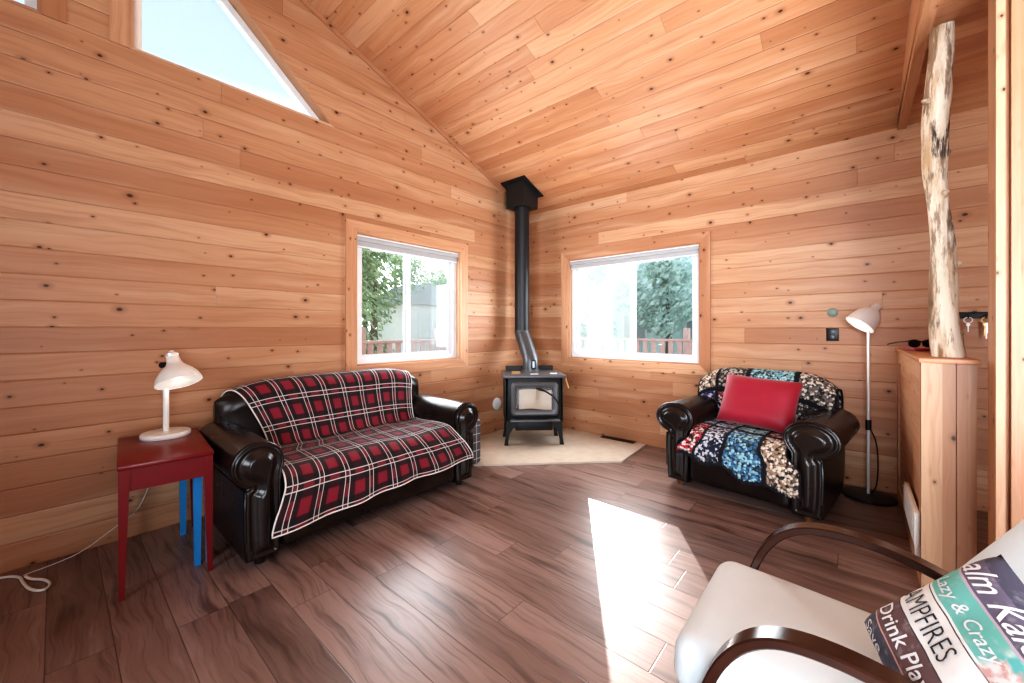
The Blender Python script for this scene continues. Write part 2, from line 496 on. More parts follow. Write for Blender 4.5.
def wall(name, outer, holes, fn, depth, mat='wall', uvfn=None):
    """2-D outline with holes -> slab; fn(p,q,w) maps to space, w in 0..depth outwards"""
    m = MB(); bm = m.bm
    loops = [outer]+holes
    flat = [p for l in loops for p in l]
    tris = tessellate_polygon([[Vector((p[0], p[1], 0)) for p in l] for l in loops])
    A = [bm.verts.new(fn(p[0], p[1], 0)) for p in flat]; B = [bm.verts.new(fn(p[0], p[1], depth)) for p in flat]
    uvl = bm.loops.layers.uv.new('UVMap'); m.uvl = uvl
    def face(vs, uv):
        try: f = bm.faces.new(vs)
        except ValueError: return
        for lp, q in zip(f.loops, uv): lp[uvl].uv = q
    for t in tris:
        face([A[i] for i in t], [flat[i] for i in t]); face([B[i] for i in t], [flat[i] for i in t])
    k = 0
    for l in loops:
        n = len(l)
        for i in range(n):
            a, b = k+i, k+(i+1) % n
            face([A[a], A[b], B[b], B[a]], [flat[a], flat[b], flat[b], flat[a]])
        k += n
    return tag(m.build(name, mat, smooth=0), kind='structure')

WL = (-2.446, -1.240, .925, 2.092)     # window in the gable wall: x0,x1,z0,z1
WR = (-2.135, -.611, .895, 2.100)      # window in the right wall: y0,y1,z0,z1
GT = [(-3.868, 2.932), (-2.630, 2.932), (-3.868, 4.085)]
GT2 = [(2*RIDGE_X-x, z) for x, z in GT]
rect = lambda w: [(w[0], w[2]), (w[1], w[2]), (w[1], w[3]), (w[0], w[3])]
gable = [(WX, 0), (0, 0), (0, EAVE), (RIDGE_X, RIDGE_Z), (WX, EAVE)]
wall('wall_left', gable, [rect(WL), GT, GT2], lambda p, q, w: (p, w, q), TH)
wall('wall_right', [(YB, 0), (TH, 0), (TH, EAVE), (YB, EAVE)], [rect(WR)], lambda p, q, w: (w, p, q), TH)
wall('wall_back', gable, [], lambda p, q, w: (p, YB-w, q), TH)
wall('wall_west', [(YB, 0), (0, 0), (0, EAVE), (YB, EAVE)], [], lambda p, q, w: (WX-w, p, q), TH)
m = MB(); uvl = m.bm.loops.layers.uv.new('UVMap'); m.uvl = uvl
for sx in (0, 1):
    xs = [(0.0, EAVE), (RIDGE_X, RIDGE_Z)] if sx == 0 else [(RIDGE_X, RIDGE_Z), (WX, EAVE)]
    Ls = math.hypot(xs[1][0]-xs[0][0], xs[1][1]-xs[0][1])
    for up in (0, .15):
        vs = [m.bm.verts.new((x, y, z+up)) for (x, z) in xs for y in (YB, TH)]
        f = m.bm.faces.new((vs[0], vs[1], vs[3], vs[2]))
        for lp, q in zip(f.loops, ((YB, 0.05), (TH, 0.05), (TH, Ls+.05), (YB, Ls+.05))): lp[uvl].uv = (q[0]+3*sx, q[1]+.9*sx)
tag(m.build('ceiling', 'ceil', smooth=0), kind='structure')
m = MB(); uvl = m.bm.loops.layers.uv.new('UVMap'); m.uvl = uvl
for z in (0, -.1):
    vs = [m.bm.verts.new(p) for p in ((WX, YB, z), (0, YB, z), (0, 0, z), (WX, 0, z))]
    f = m.bm.faces.new(vs)
    for lp in f.loops: lp[uvl].uv = (lp.vert.co.y+20, lp.vert.co.x+20.03)
tag(m.build('floor', 'floor', smooth=0), kind='structure')

# rake trim between the gable wall and the sloping ceiling
m = MB()
for a, b in (((0, EAVE), (RIDGE_X, RIDGE_Z)), ((RIDGE_X, RIDGE_Z), (WX, EAVE))):
    m.prism([(a[0], a[1]-.002), (b[0], b[1]-.002), (b[0], b[1]-.045), (a[0], a[1]-.045)], lambda p, q, w: (p, w, q), -.016, 0)
tag(m.build('trim_1', 'trim', smooth=0, wood=0), kind='structure')

# ------------------------------------------------------------------ windows
def frame_boards(m, fn, x0, x1, z0, z1, w, d0, d1):
    """four mitred boards round an opening, each its own island"""
    o = [(x0-w, z0-w), (x1+w, z0-w), (x1+w, z1+w), (x0-w, z1+w)]; i = [(x0, z0), (x1, z0), (x1, z1), (x0, z1)]
    for k in range(4):
        j = (k+1) % 4
        m.prism([o[k], o[j], i[j], i[k]], fn, d0, d1)
def ring(m, fn, x0, x1, z0, z1, w, d0, d1):
    frame_boards(m, fn, x0+w, x1-w, z0+w, z1-w, w, d0, d1)

def slider_window(name, w, fn, mid, haze):
    a, b, z0, z1 = w
    root = empty(name, fn((a+b)/2, 0, 0), kind='structure'); inv = Matrix.Translation(-Vector(root.location))
    m = MB(); frame_boards(m, lambda p, q, d: fn(p, d, q), a, b, z0, z1, .098, -.020, 0)
    m.build('casing', 'trim', root, smooth=0, wood='auto', M4=inv)
    m = MB(); ring(m, lambda p, q, d: fn(p, d, q), a, b, z0, z1, .012, 0, .075)
    m.build('reveal', 'trim_pale', root, smooth=0, wood='auto', M4=inv)
    m = MB(); ring(m, lambda p, q, d: fn(p, d, q), a+.012, b-.012, z0+.012, z1-.012, .038, .055, .135)
    m.build('frame', 'vinyl', root, smooth=0, M4=inv)
    for k, (s0, s1, d0) in enumerate(((a+.050, mid+.028, .068), (mid-.028, b-.050, .095))):
        m = MB(); ring(m, lambda p, q, d: fn(p, d, q), s0, s1, z0+.05, z1-.05, .042, d0, d0+.024)
        sash = m.build('sash', 'vinyl', root, smooth=0, M4=inv)
        m = MB(); frame = [(s0+.04, z0+.09), (s1-.04, z0+.09), (s1-.04, z1-.09), (s0+.04, z1-.09)]
        m.add([fn(p, d0+.012, q) for p, q in frame], [(0, 1, 2, 3)])
        m.build('pane', haze[k], sash, smooth=0, M4=inv)
    return root
fL = lambda p, d, q: (p, d, q)
fR = lambda p, d, q: (d, p, q)
slider_window('window_1', WL, fL, -1.865, ('glass', 'glass_haze'))
slider_window('window_2', WR, fR, -1.405, ('glass', 'glass_haze'))

def tri_window(name, T, sg):
    root = empty(name, (T[0][0], 0, T[0][1]), kind='structure'); inv = Matrix.Translation(-Vector(root.location))
    def off(d):   # inset triangle: right angle at T[0]
        (x0, z0), (x1, _), (_, z2) = T
        L1, L2 = abs(x1-x0), z2-z0; hyp = math.hypot(L1, L2); r = L1*L2/(L1+L2+hyp)
        cx, cz = x0+sg*r, z0+r
        k = 1-d/r
        return [(cx+(x-cx)*k, cz+(z-cz)*k) for x, z in T]
    def band(d0, d1, y0, y1, mat, part, wood=None):
        A, B = off(d0), off(d1); m = MB()
        for k in range(3):
            j = (k+1) % 3
            m.prism([A[k], A[j], B[j], B[k]], lambda p, q, w: (p, w, q), y0, y1)
        m.build(part, mat, root, smooth=0, wood=wood, M4=inv)
    m = MB(); A, B = off(-.09), off(0); m.prism([B[2], B[0], (A[0][0], B[0][1]), (A[0][0], B[2][1])], lambda p, q, w: (p, w, q), -.010, 0)
    m.build('casing', 'trim', root, smooth=0, wood='auto', M4=inv)
    band(0, .016, -.004, .115, 'trim_pale', 'reveal', 'auto')
    band(.016, .06, .085, .15, 'vinyl', 'frame')
    m = MB(); m.add([(x, .12, z) for x, z in off(.05)], [(0, 1, 2)]); m.build('pane', 'glass', root, smooth=0, M4=inv)
tri_window('window_3', GT, 1); tri_window('window_4', GT2, -1)

def blind(fn, a, b, ztop, label):
    o = empty('roller_blind', fn((a+b)/2, .03, ztop-.1), 0, label, 'blind'); inv = Matrix.Translation(-Vector(o.location))
    m = MB(); 
    p = [fn(a+.014, .030, ztop-.040), fn(b-.014, .030, ztop-.040)]
    m.tube(p, .024, 16); m.build('roll', 'blind', o, M4=inv)
    m = MB(); A = fn(a+.013, .004, ztop-.020); B = fn(b-.013, .056, ztop-.0125)
    m.box(min(A[0], B[0]), max(A[0], B[0]), min(A[1], B[1]), max(A[1], B[1]), A[2]-.004, B[2], .002)
    m.build('head_rail', 'vinyl', o, M4=inv)
    m = MB(); A = fn(a+.02, .028, ztop-.105); B = fn(b-.02, .034, ztop-.045)
    m.box(min(A[0], B[0]), max(A[0], B[0]), min(A[1], B[1]), max(A[1], B[1]), A[2], B[2])
    sl = m.build('slats', 'blind', o, smooth=0, M4=inv)
    m = MB(); A = fn(a+.02, .022, ztop-.118); B = fn(b-.02, .040, ztop-.104)
    m.box(min(A[0], B[0]), max(A[0], B[0]), min(A[1], B[1]), max(A[1], B[1]), A[2], B[2], .003)
    m.build('bottom_bar', 'vinyl', o, M4=inv)
blind(fL, WL[0], WL[1], WL[3], 'raised pale roller blind at the top of the window behind the plaid sofa')
blind(fR, WR[0], WR[1], WR[3], 'raised pale roller blind at the top of the wide window right of the stove')

# ------------------------------------------------------------------ loft box, half wall, partition
LY = -3.53; LX = -1.72
m = MB(); m.box(LX, 0, YB, LY, EAVE, EAVE+.05)
tag(m.build('ceiling_loft', 'ceil', smooth=0, wood=1), kind='structure')
m = MB(); m.prism([(LX, EAVE+.05), (0, EAVE+.0), (0, EAVE+.02), (LX, ceil_z(LX)+.03)], lambda p, q, w: (p, w, q), LY-.06, LY)
tag(m.build('wall_loft_side', 'trim', smooth=0, wood=0), kind='structure')
m = MB(); m.box(LX, LX+.06, YB, LY-.06, EAVE+.05, ceil_z(LX)+.02)
tag(m.build('wall_loft_end', 'wall', smooth=0, wood=1), kind='structure')
m = MB(); m.box(LX, 0, LY-.05, LY, EAVE-.022, EAVE)
tag(m.build('trim_2', 'trim', smooth=0, wood=0), kind='structure')

HX, HY0, HY1, HZ = -1.44, -3.705, -3.530, 1.088
hw = empty('wall_half', (HX/2, (HY0+HY1)/2, 0), kind='structure'); inv = Matrix.Translation(-Vector(hw.location))
m = MB(); m.box(HX+.02, 0, HY0+.012, HY1-.012, 0, HZ)
m.build('boarding', 'half', hw, smooth=0, wood=0, M4=inv)
m = MB()
for ya, yb, xo in ((-3.564, HY1, 0), (-3.600, -3.5645, .008), (-3.645, -3.6005, .013), (-3.681, -3.6455, .004), (HY0-.002, -3.6815, .009)): m.box(HX+xo, HX+.02, ya, yb, 0, HZ)
m.build('end_board', 'end_grain', hw, smooth=0, wood=2, M4=inv)
m = MB(); m.box(HX+.001, HX+.085, HY1-.012, HY1, .0, HZ); m.box(-.085, -.001, HY1-.012, HY1, 0, HZ)
m.box(HX+.086, -.086, HY1-.012, HY1, HZ-.085, HZ); m.box(HX+.086, -.086, HY1-.012, HY1, 0, .085)
m.build('face_trim', 'trim', hw, smooth=0, wood='auto', M4=inv)
m = MB(); m.box(HX-.008, 0, HY0-.014, HY1+.008, HZ, HZ+.022, .004)
m.build('cap_board', 'trim', hw, wood=0, M4=inv)

# doorway boards at the right edge of view
pt = empty('wall_partition', (-1.55, -4.2, 0), kind='structure'); inv = Matrix.Translation(-Vector(pt.location))
m = MB(); m.box(-1.60, -1.46, -4.35, -3.735, 0, EAVE); m.build('boarding', 'wall', pt, smooth=0, wood=2, M4=inv)
for y0, y1, xf, mt in ((-3.744, -3.719, -1.625, 'trim_pale'), (-3.757, -3.7445, -1.606, 'trim'), (-3.782, -3.7575, -1.635, 'trim_pale'), (-3.806, -3.7825, -1.628, 'trim'), (-3.93, -3.8065, -1.612, 'trim')):
    m = MB(); m.box(xf, -1.601, y0-.010, y1-.010, 0, EAVE-.001); m.build('casing', mt, pt, smooth=0, wood=2, M4=inv)

# log post standing on the half wall
def log_post():
    o = empty('log_post', (-1.235, -3.648, HZ+.023), 0, 'gnarled peeled log post standing on the end of the half wall', 'post')
    H = EAVE-.0005-HZ-.024; n, seg = 46, 22; m = MB(); rings = []
    for i in range(n+1):
        t = i/n; z = t*H
        cx = .008*math.sin(5.2*t+.4); cy = .036*t+.032*math.sin(3.0*t)+.010*math.sin(11*t+1)-.006
        r = .0465-.002*t+.018*math.exp(-((t-.0)/.16)**2)+.006*math.sin(9*t+1)*(.4+t*.3)
        ring_ = []
        for k in range(seg):
            a = 2*PI*k/seg
            q = noise.noise(Vector((math.cos(a)*1.4+5, math.sin(a)*1.4, z*2.2)))*.012 + noise.noise(Vector((math.cos(a)*3, math.sin(a)*3+9, z*6)))*.006
            if 4.1 < a < 4.9: q -= .008*sstep(.5, 0, t)
            ring_.append(m.bm.verts.new((cx+(r+q)*math.cos(a), cy+(r+q)*math.sin(a), z)))
        rings.append(ring_)
    for A, B in zip(rings, rings[1:]):
        for k in range(seg): m.bm.faces.new((A[k], A[(k+1) % seg], B[(k+1) % seg], B[k]))
    m.bm.faces.new(rings[0][::-1]); m.bm.faces.new(rings[-1])
    m.build('trunk', 'bark', o, smooth=60)
    for z, a, s_ in ((1.02, -.9, .022), (1.28, 2.2, .018), (.45, -1.6, .020), (.80, 3.6, .018)):
        m = MB(); d = Vector((math.cos(a), math.sin(a), .25)).normalized(); t_ = z/H; b = Vector((.008*math.sin(5.2*t_+.4), .036*t_+.032*math.sin(3.0*t_)-.006, z))+d*.028
        m.tube([b, b+d*.025, b+d*.042], [s_*1.3, s_*.9, s_*.35], 10); m.build('branch_stub', 'bark', o)
log_post()

# ------------------------------------------------------------------ hearth, stove, flue
HP = [(-.012, -.012), (-.012, -1.60), (-.69, -1.645), (-1.67, -.675), (-1.62, -.012)]
m = MB(); m.prism(HP, lambda p, q, w: (p, q, w), .001, .018)
hb = tag(m.build('hearth_pad', 'hearth', smooth=0), 'pale beige five sided hearth slab in the corner under the wood stove', 'hearth')
m = MB(); m.box(-.105, -.02, -1.49, -1.10, .019, .026, .002)
fr = tag(m.build('floor_register', 'black'), 'narrow dark floor register lying on the hearth against the right wall', 'vent')

def stove():
    o = empty('wood_stove', (-.690, -.575, .018), R(-45), 'black cast iron wood stove on curved legs in the corner', 'stove')
    m = MB()
    fn = lambda x, y, z: (x*(1+.05*(.72-z)), y*(1+.04*(.72-z)), z)
    t = MB(); t.box(-.285, .285, -.21, .21, .255, .715, .015); 
    for v in t.bm.verts: v.co = Vector(fn(*v.co))
    t.build('body', 'iron', o)
    m = MB(); m.box(-.330, .330, -.262, .262, .715, .748, .010, 3); m.build('top', 'iron_grey', o)
    m = MB(); m.box(-.28, .28, .264, .280, .25, .80, .004); m.build('heat_shield', 'iron', o)
    for s in (-1, 1):
        m = MB(); m.box(s*.305-.006, s*.305+.006, -.19, .21, .24, .70, .003); m.build('side_shield', 'iron', o)
    # door: arched frame ring
    def arch(w, z0, z1, rise, r):
        pts = []
        for cx, cz, a0 in ((w-r, z0+r, -90), (w-r, z1-r, 0), (-w+r, z1-r, 90), (-w+r, z0+r, 180)):
            for k in range(6):
                a = R(a0+90*k/5); pts.append((cx+r*math.cos(a), cz+r*math.sin(a)))
        return [(x, z+(rise*(1-(x/w)**2) if z > (z0+z1)/2 else 0)) for x, z in pts]
    A = arch(.250, .318, .668, .026, .04); B = arch(.192, .378, .612, .016, .02)
    m = MB(); n = len(A)
    def loop(P, y): return [m.bm.verts.new((x, y, z)) for x, z in P]
    mid = [((a[0]*.7+b[0]*.3), (a[1]*.7+b[1]*.3)) for a, b in zip(A, B)]; mid2 = [((a[0]*.35+b[0]*.65), (a[1]*.35+b[1]*.65)) for a, b in zip(A, B)]
    L = [loop(A, -.222), loop(A, -.240), loop(mid, -.256), loop(mid2, -.254), loop(B, -.238), loop(B, -.218)]
    for P, Q in zip(L, L[1:]+L[:1]):
        for k in range(n): m.bm.faces.new((P[k], P[(k+1) % n], Q[(k+1) % n], Q[k]))
    door = m.build('door', 'iron_grey', o)
    m = MB(); C = arch(.194, .376, .614, .016, .02); m.bm.faces.new([m.bm.verts.new((x, -.230, z)) for x, z in C])
    m.build('glass_panel', 'stove_glass', door, smooth=0)
    m = MB(); m.tube(chaikin([(.16, -.265, .585), (.205, -.280, .545), (.245, -.29, .47), (.262, -.29, .40)], 2), [.007]*13, 8) if False else m.tube(chaikin([(.03, -.262, .60), (.10, -.275, .585), (.19, -.285, .53), (.24, -.29, .46), (.268, -.285, .385)], 2), .0085, 8)
    m.build('handle', 'iron', door)
    m = MB(); m.box(-.262, .262, -.30, -.20, .268, .284, .006); m.build('ash_lip', 'iron_grey', o)
    m = MB(); m.box(-.20, .20, -.19, .19, .15, .254, .01); m.build('ash_pan', 'iron', o)
    for sx in (-1, 1):
        for sy in (-1, 1):
            prof = [(.235, .262), (.298, .262), (.300, .17), (.304, .08), (.318, .0), (.278, .0), (.276, .05), (.262, .12), (.232, .175), (.185, .205), (.185, .262)]
            m = MB(); yc = -.185 if sy < 0 else .165
            m.prism(prof, lambda p, q, w: (sx*p, w, q), yc-.022, yc+.022)
            m.build('leg', 'iron', o)
    return o
st = stove()
SB = Matrix.Translation((-.690, -.575, .018)) @ Matrix.Rotation(R(-45), 4, 'Z')
# paper sheet imitating the mirrored room behind the glass, slabs imitating glints on top
m = MB()
def sheet(u, v):
    x = -.165+.345*u; z = .385+.205*v
    return SB @ Vector((x, -.2225+.003*noise.noise(Vector((u*5, v*5, 1)))-.002*abs(math.sin(7*u+3*v)), z+.008*math.sin(5*u)))
m.grid(sheet, 14, 10)
tag(m.build('reflection_sheet', 'reflection'), 'beige paper showing behind the stove door glass', 'reflection')
for (x, y, w, d, h, rz, mt, nm, lb) in ((-.19, -.14, .085, .05, .028, 5, 'tan', 'tan_glint', 'small tan slab imitating a glint on the left of the stove top'),
                              (.0, -.19, .085, .03, .008, 3, 'glint_cord_white', 'white_glint', 'small white slab imitating a glint at the front of the stove top below the flue'),
                              (.215, -.15, .075, .04, .010, -14, 'glint_cord_white', 'white_glint', 'small white slab imitating a glint on the right of the stove top')):
    m = MB(); m.box(-w/2, w/2, -d/2, d/2, 0, h, .002)  # small slabs coloured as shiny glints on the stove top
    o = tag(m.build(nm, mt), lb, 'box' if nm == 'tan_glint' else 'glint')
    o.matrix_world = SB @ Matrix.Translation((x, y, .7485)) @ Matrix.Rotation(R(rz), 4, 'Z')
m = MB(); m.tube([SB @ Vector(p) for p in ((.331, -.20, .735), (.336, -.205, .69), (.352, -.215, .64), (.362, -.22, .60))], [.008, .010, .011, .009], 8)
tag(m.build('hanging_strap', 'tan'), 'short tan strap hanging from the right corner of the stove top', 'strap')

def flue():
    P0 = Vector((-.585, -.470, .768)); P3 = Vector((-.462, -.243, 2.71))
    o = empty('stove_pipe', P0, 0, 'black metal flue pipe bending up from the stove to the ceiling', 'pipe'); inv = Matrix.Translation(-P0)
    m = MB(); A = P0; B = Vector((P0.x, P0.y, .905)); C = Vector((P3.x, P3.y, 1.20))
    m.tube([A, B-Vector((0, 0, .02)), B+(C-B)*.06, C-(C-B)*.06, C+Vector((0, 0, .02))], .090, 26)
    low = m.build('lower_pipe', 'pipe_low', o, smooth=50, M4=inv)
    m = MB(); m.tube([C+Vector((0, 0, .015)), P3+Vector((0, 0, .05))], .088, 26); m.build('upper_pipe', 'pipe', o, smooth=50, M4=inv)
    m = MB(); m.tube([C+Vector((0, 0, .0)), C+Vector((0, 0, .03))], .0935, 26); m.build('collar', 'pipe_low', o, smooth=50, M4=inv)
    m = MB(); m.tube([A+Vector((0, 0, -.001)), A+Vector((0, 0, .018))], .101, 26); m.build('collar', 'iron_grey', o, smooth=50, M4=inv)
    # thermometer on the camera side of the lower pipe
    d = Vector((-.70, -.71, 0)).normalized(); sd = Vector((-d.y, d.x, 0)); ctr = B+Vector((0, 0, -.055))+d*.091+sd*.02
    F = Matrix(((sd.x, 0, d.x, ctr.x), (sd.y, 0, d.y, ctr.y), (0, 1, 0, ctr.z), (0, 0, 0, 1)))
    m = MB(); m.box(-.026, .026, -.05, .05, -.012, .012, .006, mat4=F); th = m.build('thermometer', 'black', o, M4=inv)
    m = MB(); m.box(-.010, .012, -.035, .035, .0125, .0145, mat4=F); m.build('scale', 'label', th, M4=inv)
    # ceiling support box and flange
    cx, cy, h = P3.x, P3.y, .135
    m = MB(); zt = [ceil_z(cx+s*h) for s in (-1, 1)]
    vs = [(cx+a*h, cy+b*h, 2.70) for a, b in ((-1, -1), (1, -1), (1, 1), (-1, 1))] + [(cx+a*h, cy+b*h, ceil_z(cx+a*h)-.012) for a, b in ((-1, -1), (1, -1), (1, 1), (-1, 1))]
    m.add(vs, [(3, 2, 1, 0), (0, 1, 5, 4), (1, 2, 6, 5), (2, 3, 7, 6), (3, 0, 4, 7)])
    m.build('support_box', 'pipe', o, smooth=0, M4=inv)
    m = MB(); h = .185
    vs = [(cx+a*h, cy+b*h, ceil_z(cx+a*h)-e) for e in (.014, .002) for a, b in ((-1, -1), (1, -1), (1, 1), (-1, 1))]
    m.add(vs, [(3, 2, 1, 0), (4, 5, 6, 7), (0, 1, 5, 4), (1, 2, 6, 5), (2, 3, 7, 6), (3, 0, 4, 7)])
    m.build('ceiling_plate', 'pipe', o, smooth=0, M4=inv)
flue()
m = MB(); m.lathe([(.0, 0), (.072, 0), (.072, .012), (.060, .022), (.03, .026), (0, .026)], 28, Matrix.Translation((-.655, -.001, .345)) @ Matrix.Rotation(R(90), 4, 'X'))
tag(m.build('wall_vent_cap', 'vinyl'), 'round white vent cap low on the plank wall left of the stove', 'vent')

# ------------------------------------------------------------------ rolled arm leather seating
def arm_prof(H=.66, stem=.165, r=.120, xc=.105, z0=.045, rx=.13):
    zc = H-r; pts = [(0.0, z0), (-.004, .25), (0.0, zc-.10)]
    for k in range(19):
        a = R(205-k*(275/18)); pts.append((xc+rx*math.cos(a), zc+r*math.sin(a)))
    pts += [(stem+.004, zc-.125), (stem+.006, .30), (stem+.002, .15), (stem-.006, z0)]
    return pts

def offset_prof(P, d):
    n = len(P); out = []
    area = sum(P[i][0]*P[(i+1) % n][1]-P[(i+1) % n][0]*P[i][1] for i in range(n)); sg = 1 if area > 0 else -1
    for i in range(n):
        a, b, c = Vector(P[i-1]), Vector(P[i]), Vector(P[(i+1) % n])
        n1 = Vector((-(b-a).y, (b-a).x)).normalized()*sg; n2 = Vector((-(c-b).y, (c-b).x)).normalized()*sg
        nn = (n1+n2); nn = nn.normalized() if nn.length > 1e-6 else n1
        k = min(1.6, 1/max(.4, nn.dot(n1)))
        out.append(tuple(b+nn*d*k))
    return out

def sofa(loc, rz, W, label, cat, name, D=.82, TOP=.90, rx=.13):
    """W inner width between the arm stems; local front towards -y at y=0, back towards +y"""
    o = empty(name, loc, rz, label, cat)
    hw_ = W/2
    m = MB(); m.box(-hw_-.03, hw_+.03, .05, D-.05, .05, .30, .02, 3); m.build('base', 'leather', o)
    m = MB(); m.rbox(hw_-.004, .235, .09, .065, 4, 12, Matrix.Translation((0, .265, .365)), fn=lambda p: Vector((p.x, p.y, p.z+.02*(1-(p.x/hw_)**2)*(p.z > 0))))
    m.build('seat_cushion', 'leather', o)
    m = MB(); m.rbox(hw_-.004, .05, .125, .045, 4, 10, Matrix.Translation((0, .055, .185))); m.build('front_rail', 'leather', o)
    # back
    m = MB(); bw = hw_+.14
    prof = [(D-.34, .30), (D-.30, .46), (D-.265, .62), (D-.25, TOP-.13)]
    for k in range(13):
        a = R(190-k*17.5); prof.append((D-.145+.108*math.cos(a), TOP-.108+.108*math.sin(a)))
    prof += [(D-.035, TOP-.22), (D-.02, .45), (D-.02, .06), (D-.30, .06)]
    NX = 40; rings = []
    for i in range(NX+1):
        e = -1+2*i/NX; e = math.copysign(1-(1-abs(e))**1.5, e) if abs(e) > 0 else 0
        k = 1-.13*abs(e)**5; th = (1-abs(e)**14*.75)
        yc = D-.15
        rings.append([m.bm.verts.new((e*bw, yc+(y-yc)*th, .06+(z-.06)*k)) for y, z in prof])
    n = len(prof)
    for A, B in zip(rings, rings[1:]):
        for k in range(n): m.bm.faces.new((A[k], A[(k+1) % n], B[(k+1) % n], B[k]))
    m.bm.faces.new(rings[0]); m.bm.faces.new(rings[-1][::-1])
    m.build('backrest', 'leather', o, smooth=55)
    # arms
    P = arm_prof(rx=rx)
    for s in (-1, 1):
        f = lambda p, q, w: (s*(hw_+p), w, q)
        m = MB(); fa, fb = m.prism(P, f, 0.012, D-.10)
        bmesh.ops.bevel(m.bm, geom=[e for e in m.bm.edges if all(abs(v.co.y-.012) < 1e-4 for v in e.verts)], offset=.010, segments=2, affect='EDGES')
        arm = m.build('arm', 'leather', o, smooth=50)
        # padded front panel: nested outlines
        m = MB(); Q = offset_prof(P, .004); NXp, NZp = 34, 72
        xs = [q[0] for q in Q]; zs = [q[1] for q in Q]; x0, x1, z0, z1 = min(xs), max(xs), min(zs), max(zs)
        def near(px, pz):
            best = (9, None); ins = False; n = len(Q)
            for i in range(n):
                ax, az = Q[i]; bx, bz = Q[(i+1) % n]
                dx, dz = bx-ax, bz-az; t = max(0, min(1, ((px-ax)*dx+(pz-az)*dz)/max(1e-12, dx*dx+dz*dz)))
                d = math.hypot(px-ax-t*dx, pz-az-t*dz)
                if d < best[0]: best = (d, (ax+t*dx, az+t*dz))
                if (az > pz) != (bz > pz) and px < ax+(pz-az)*dx/(dz if dz else 1e-9): ins = not ins
            return best[0], best[1], ins
        gp = {}
        for i in range(NXp+1):
            for j in range(NZp+1):
                gp[i, j] = ((x0+(x1-x0)*i/NXp, z0+(z1-z0)*j/NZp),)+near(x0+(x1-x0)*i/NXp, z0+(z1-z0)*j/NZp)
        vv = {}
        def pv(k):
            if k not in vv:
                (px, pz), d, nb, ins = gp[k]
                if not ins: (px, pz), d = nb, 0
                y = .010-.016*sstep(0, .012, d)+.010*sstep(.016, .026, d)-.030*sstep(.030, .075, d)
                vv[k] = m.bm.verts.new(f(px, pz, y))
            return vv[k]
        for i in range(NXp):
            for j in range(NZp):
                ks = [(i, j), (i+1, j), (i+1, j+1), (i, j+1)]
                if any(gp[k][3] for k in ks):
                    q4 = [pv(k) for k in ks]
                    if len(set(q4)) == 4: m.bm.faces.new(q4)
        bmesh.ops.remove_doubles(m.bm, verts=list(m.bm.verts), dist=1e-5)
        m.build('arm_panel', 'leather_panel', arm, smooth=180)
        m = MB(); pr = offset_prof(P, .006)[1:-1]
        m.tube([f(p, q, .006) for p, q in pr], .0085, 8); m.build('piping', 'leather', arm)
        for y in (.07, D-.14):
            m = MB(); m.lathe([(.024, 0), (.030, .03), (.033, .052), (.0, .052)], 16, Matrix.Translation((s*(hw_+.08), y, 0)))
            m.build('foot', 'oak_foot' if cat == 'armchair' else 'black', o)
    return o

def drape_path(D, TOP, front_drop, back_drop=.17):
    g = .016
    p = [(D-.012, TOP-back_drop), (D-.018, TOP-.12)]
    for k in range(9):
        a = R(0+k*22.5); p.append((D-.145+(.108+g)*math.cos(a), TOP-.108+(.108+g)*math.sin(a)))
    p += [(D-.262-g, TOP-.20), (D-.278-g, .62), (D-.308-g, .52), (D-.335-g, .485), (D-.39, .478), (.30, .488), (.12, .486), (.04, .474), (-.018, .43), (-.040, .36), (-.046, .25), (-.046, front_drop)]
    pts = [Vector((0, y, z)) for y, z in p]
    return Path(chaikin(pts, 2))

SOFA_L, SOFA_R = -3.365, -2.110
SW = SOFA_R-SOFA_L
SX = (SOFA_L+SOFA_R)/2
so = sofa((SX, -.945, 0), 0, SW, 'dark brown leather loveseat with rolled arms under a red plaid throw', 'sofa', 'leather_loveseat', D=.87, rx=.122)

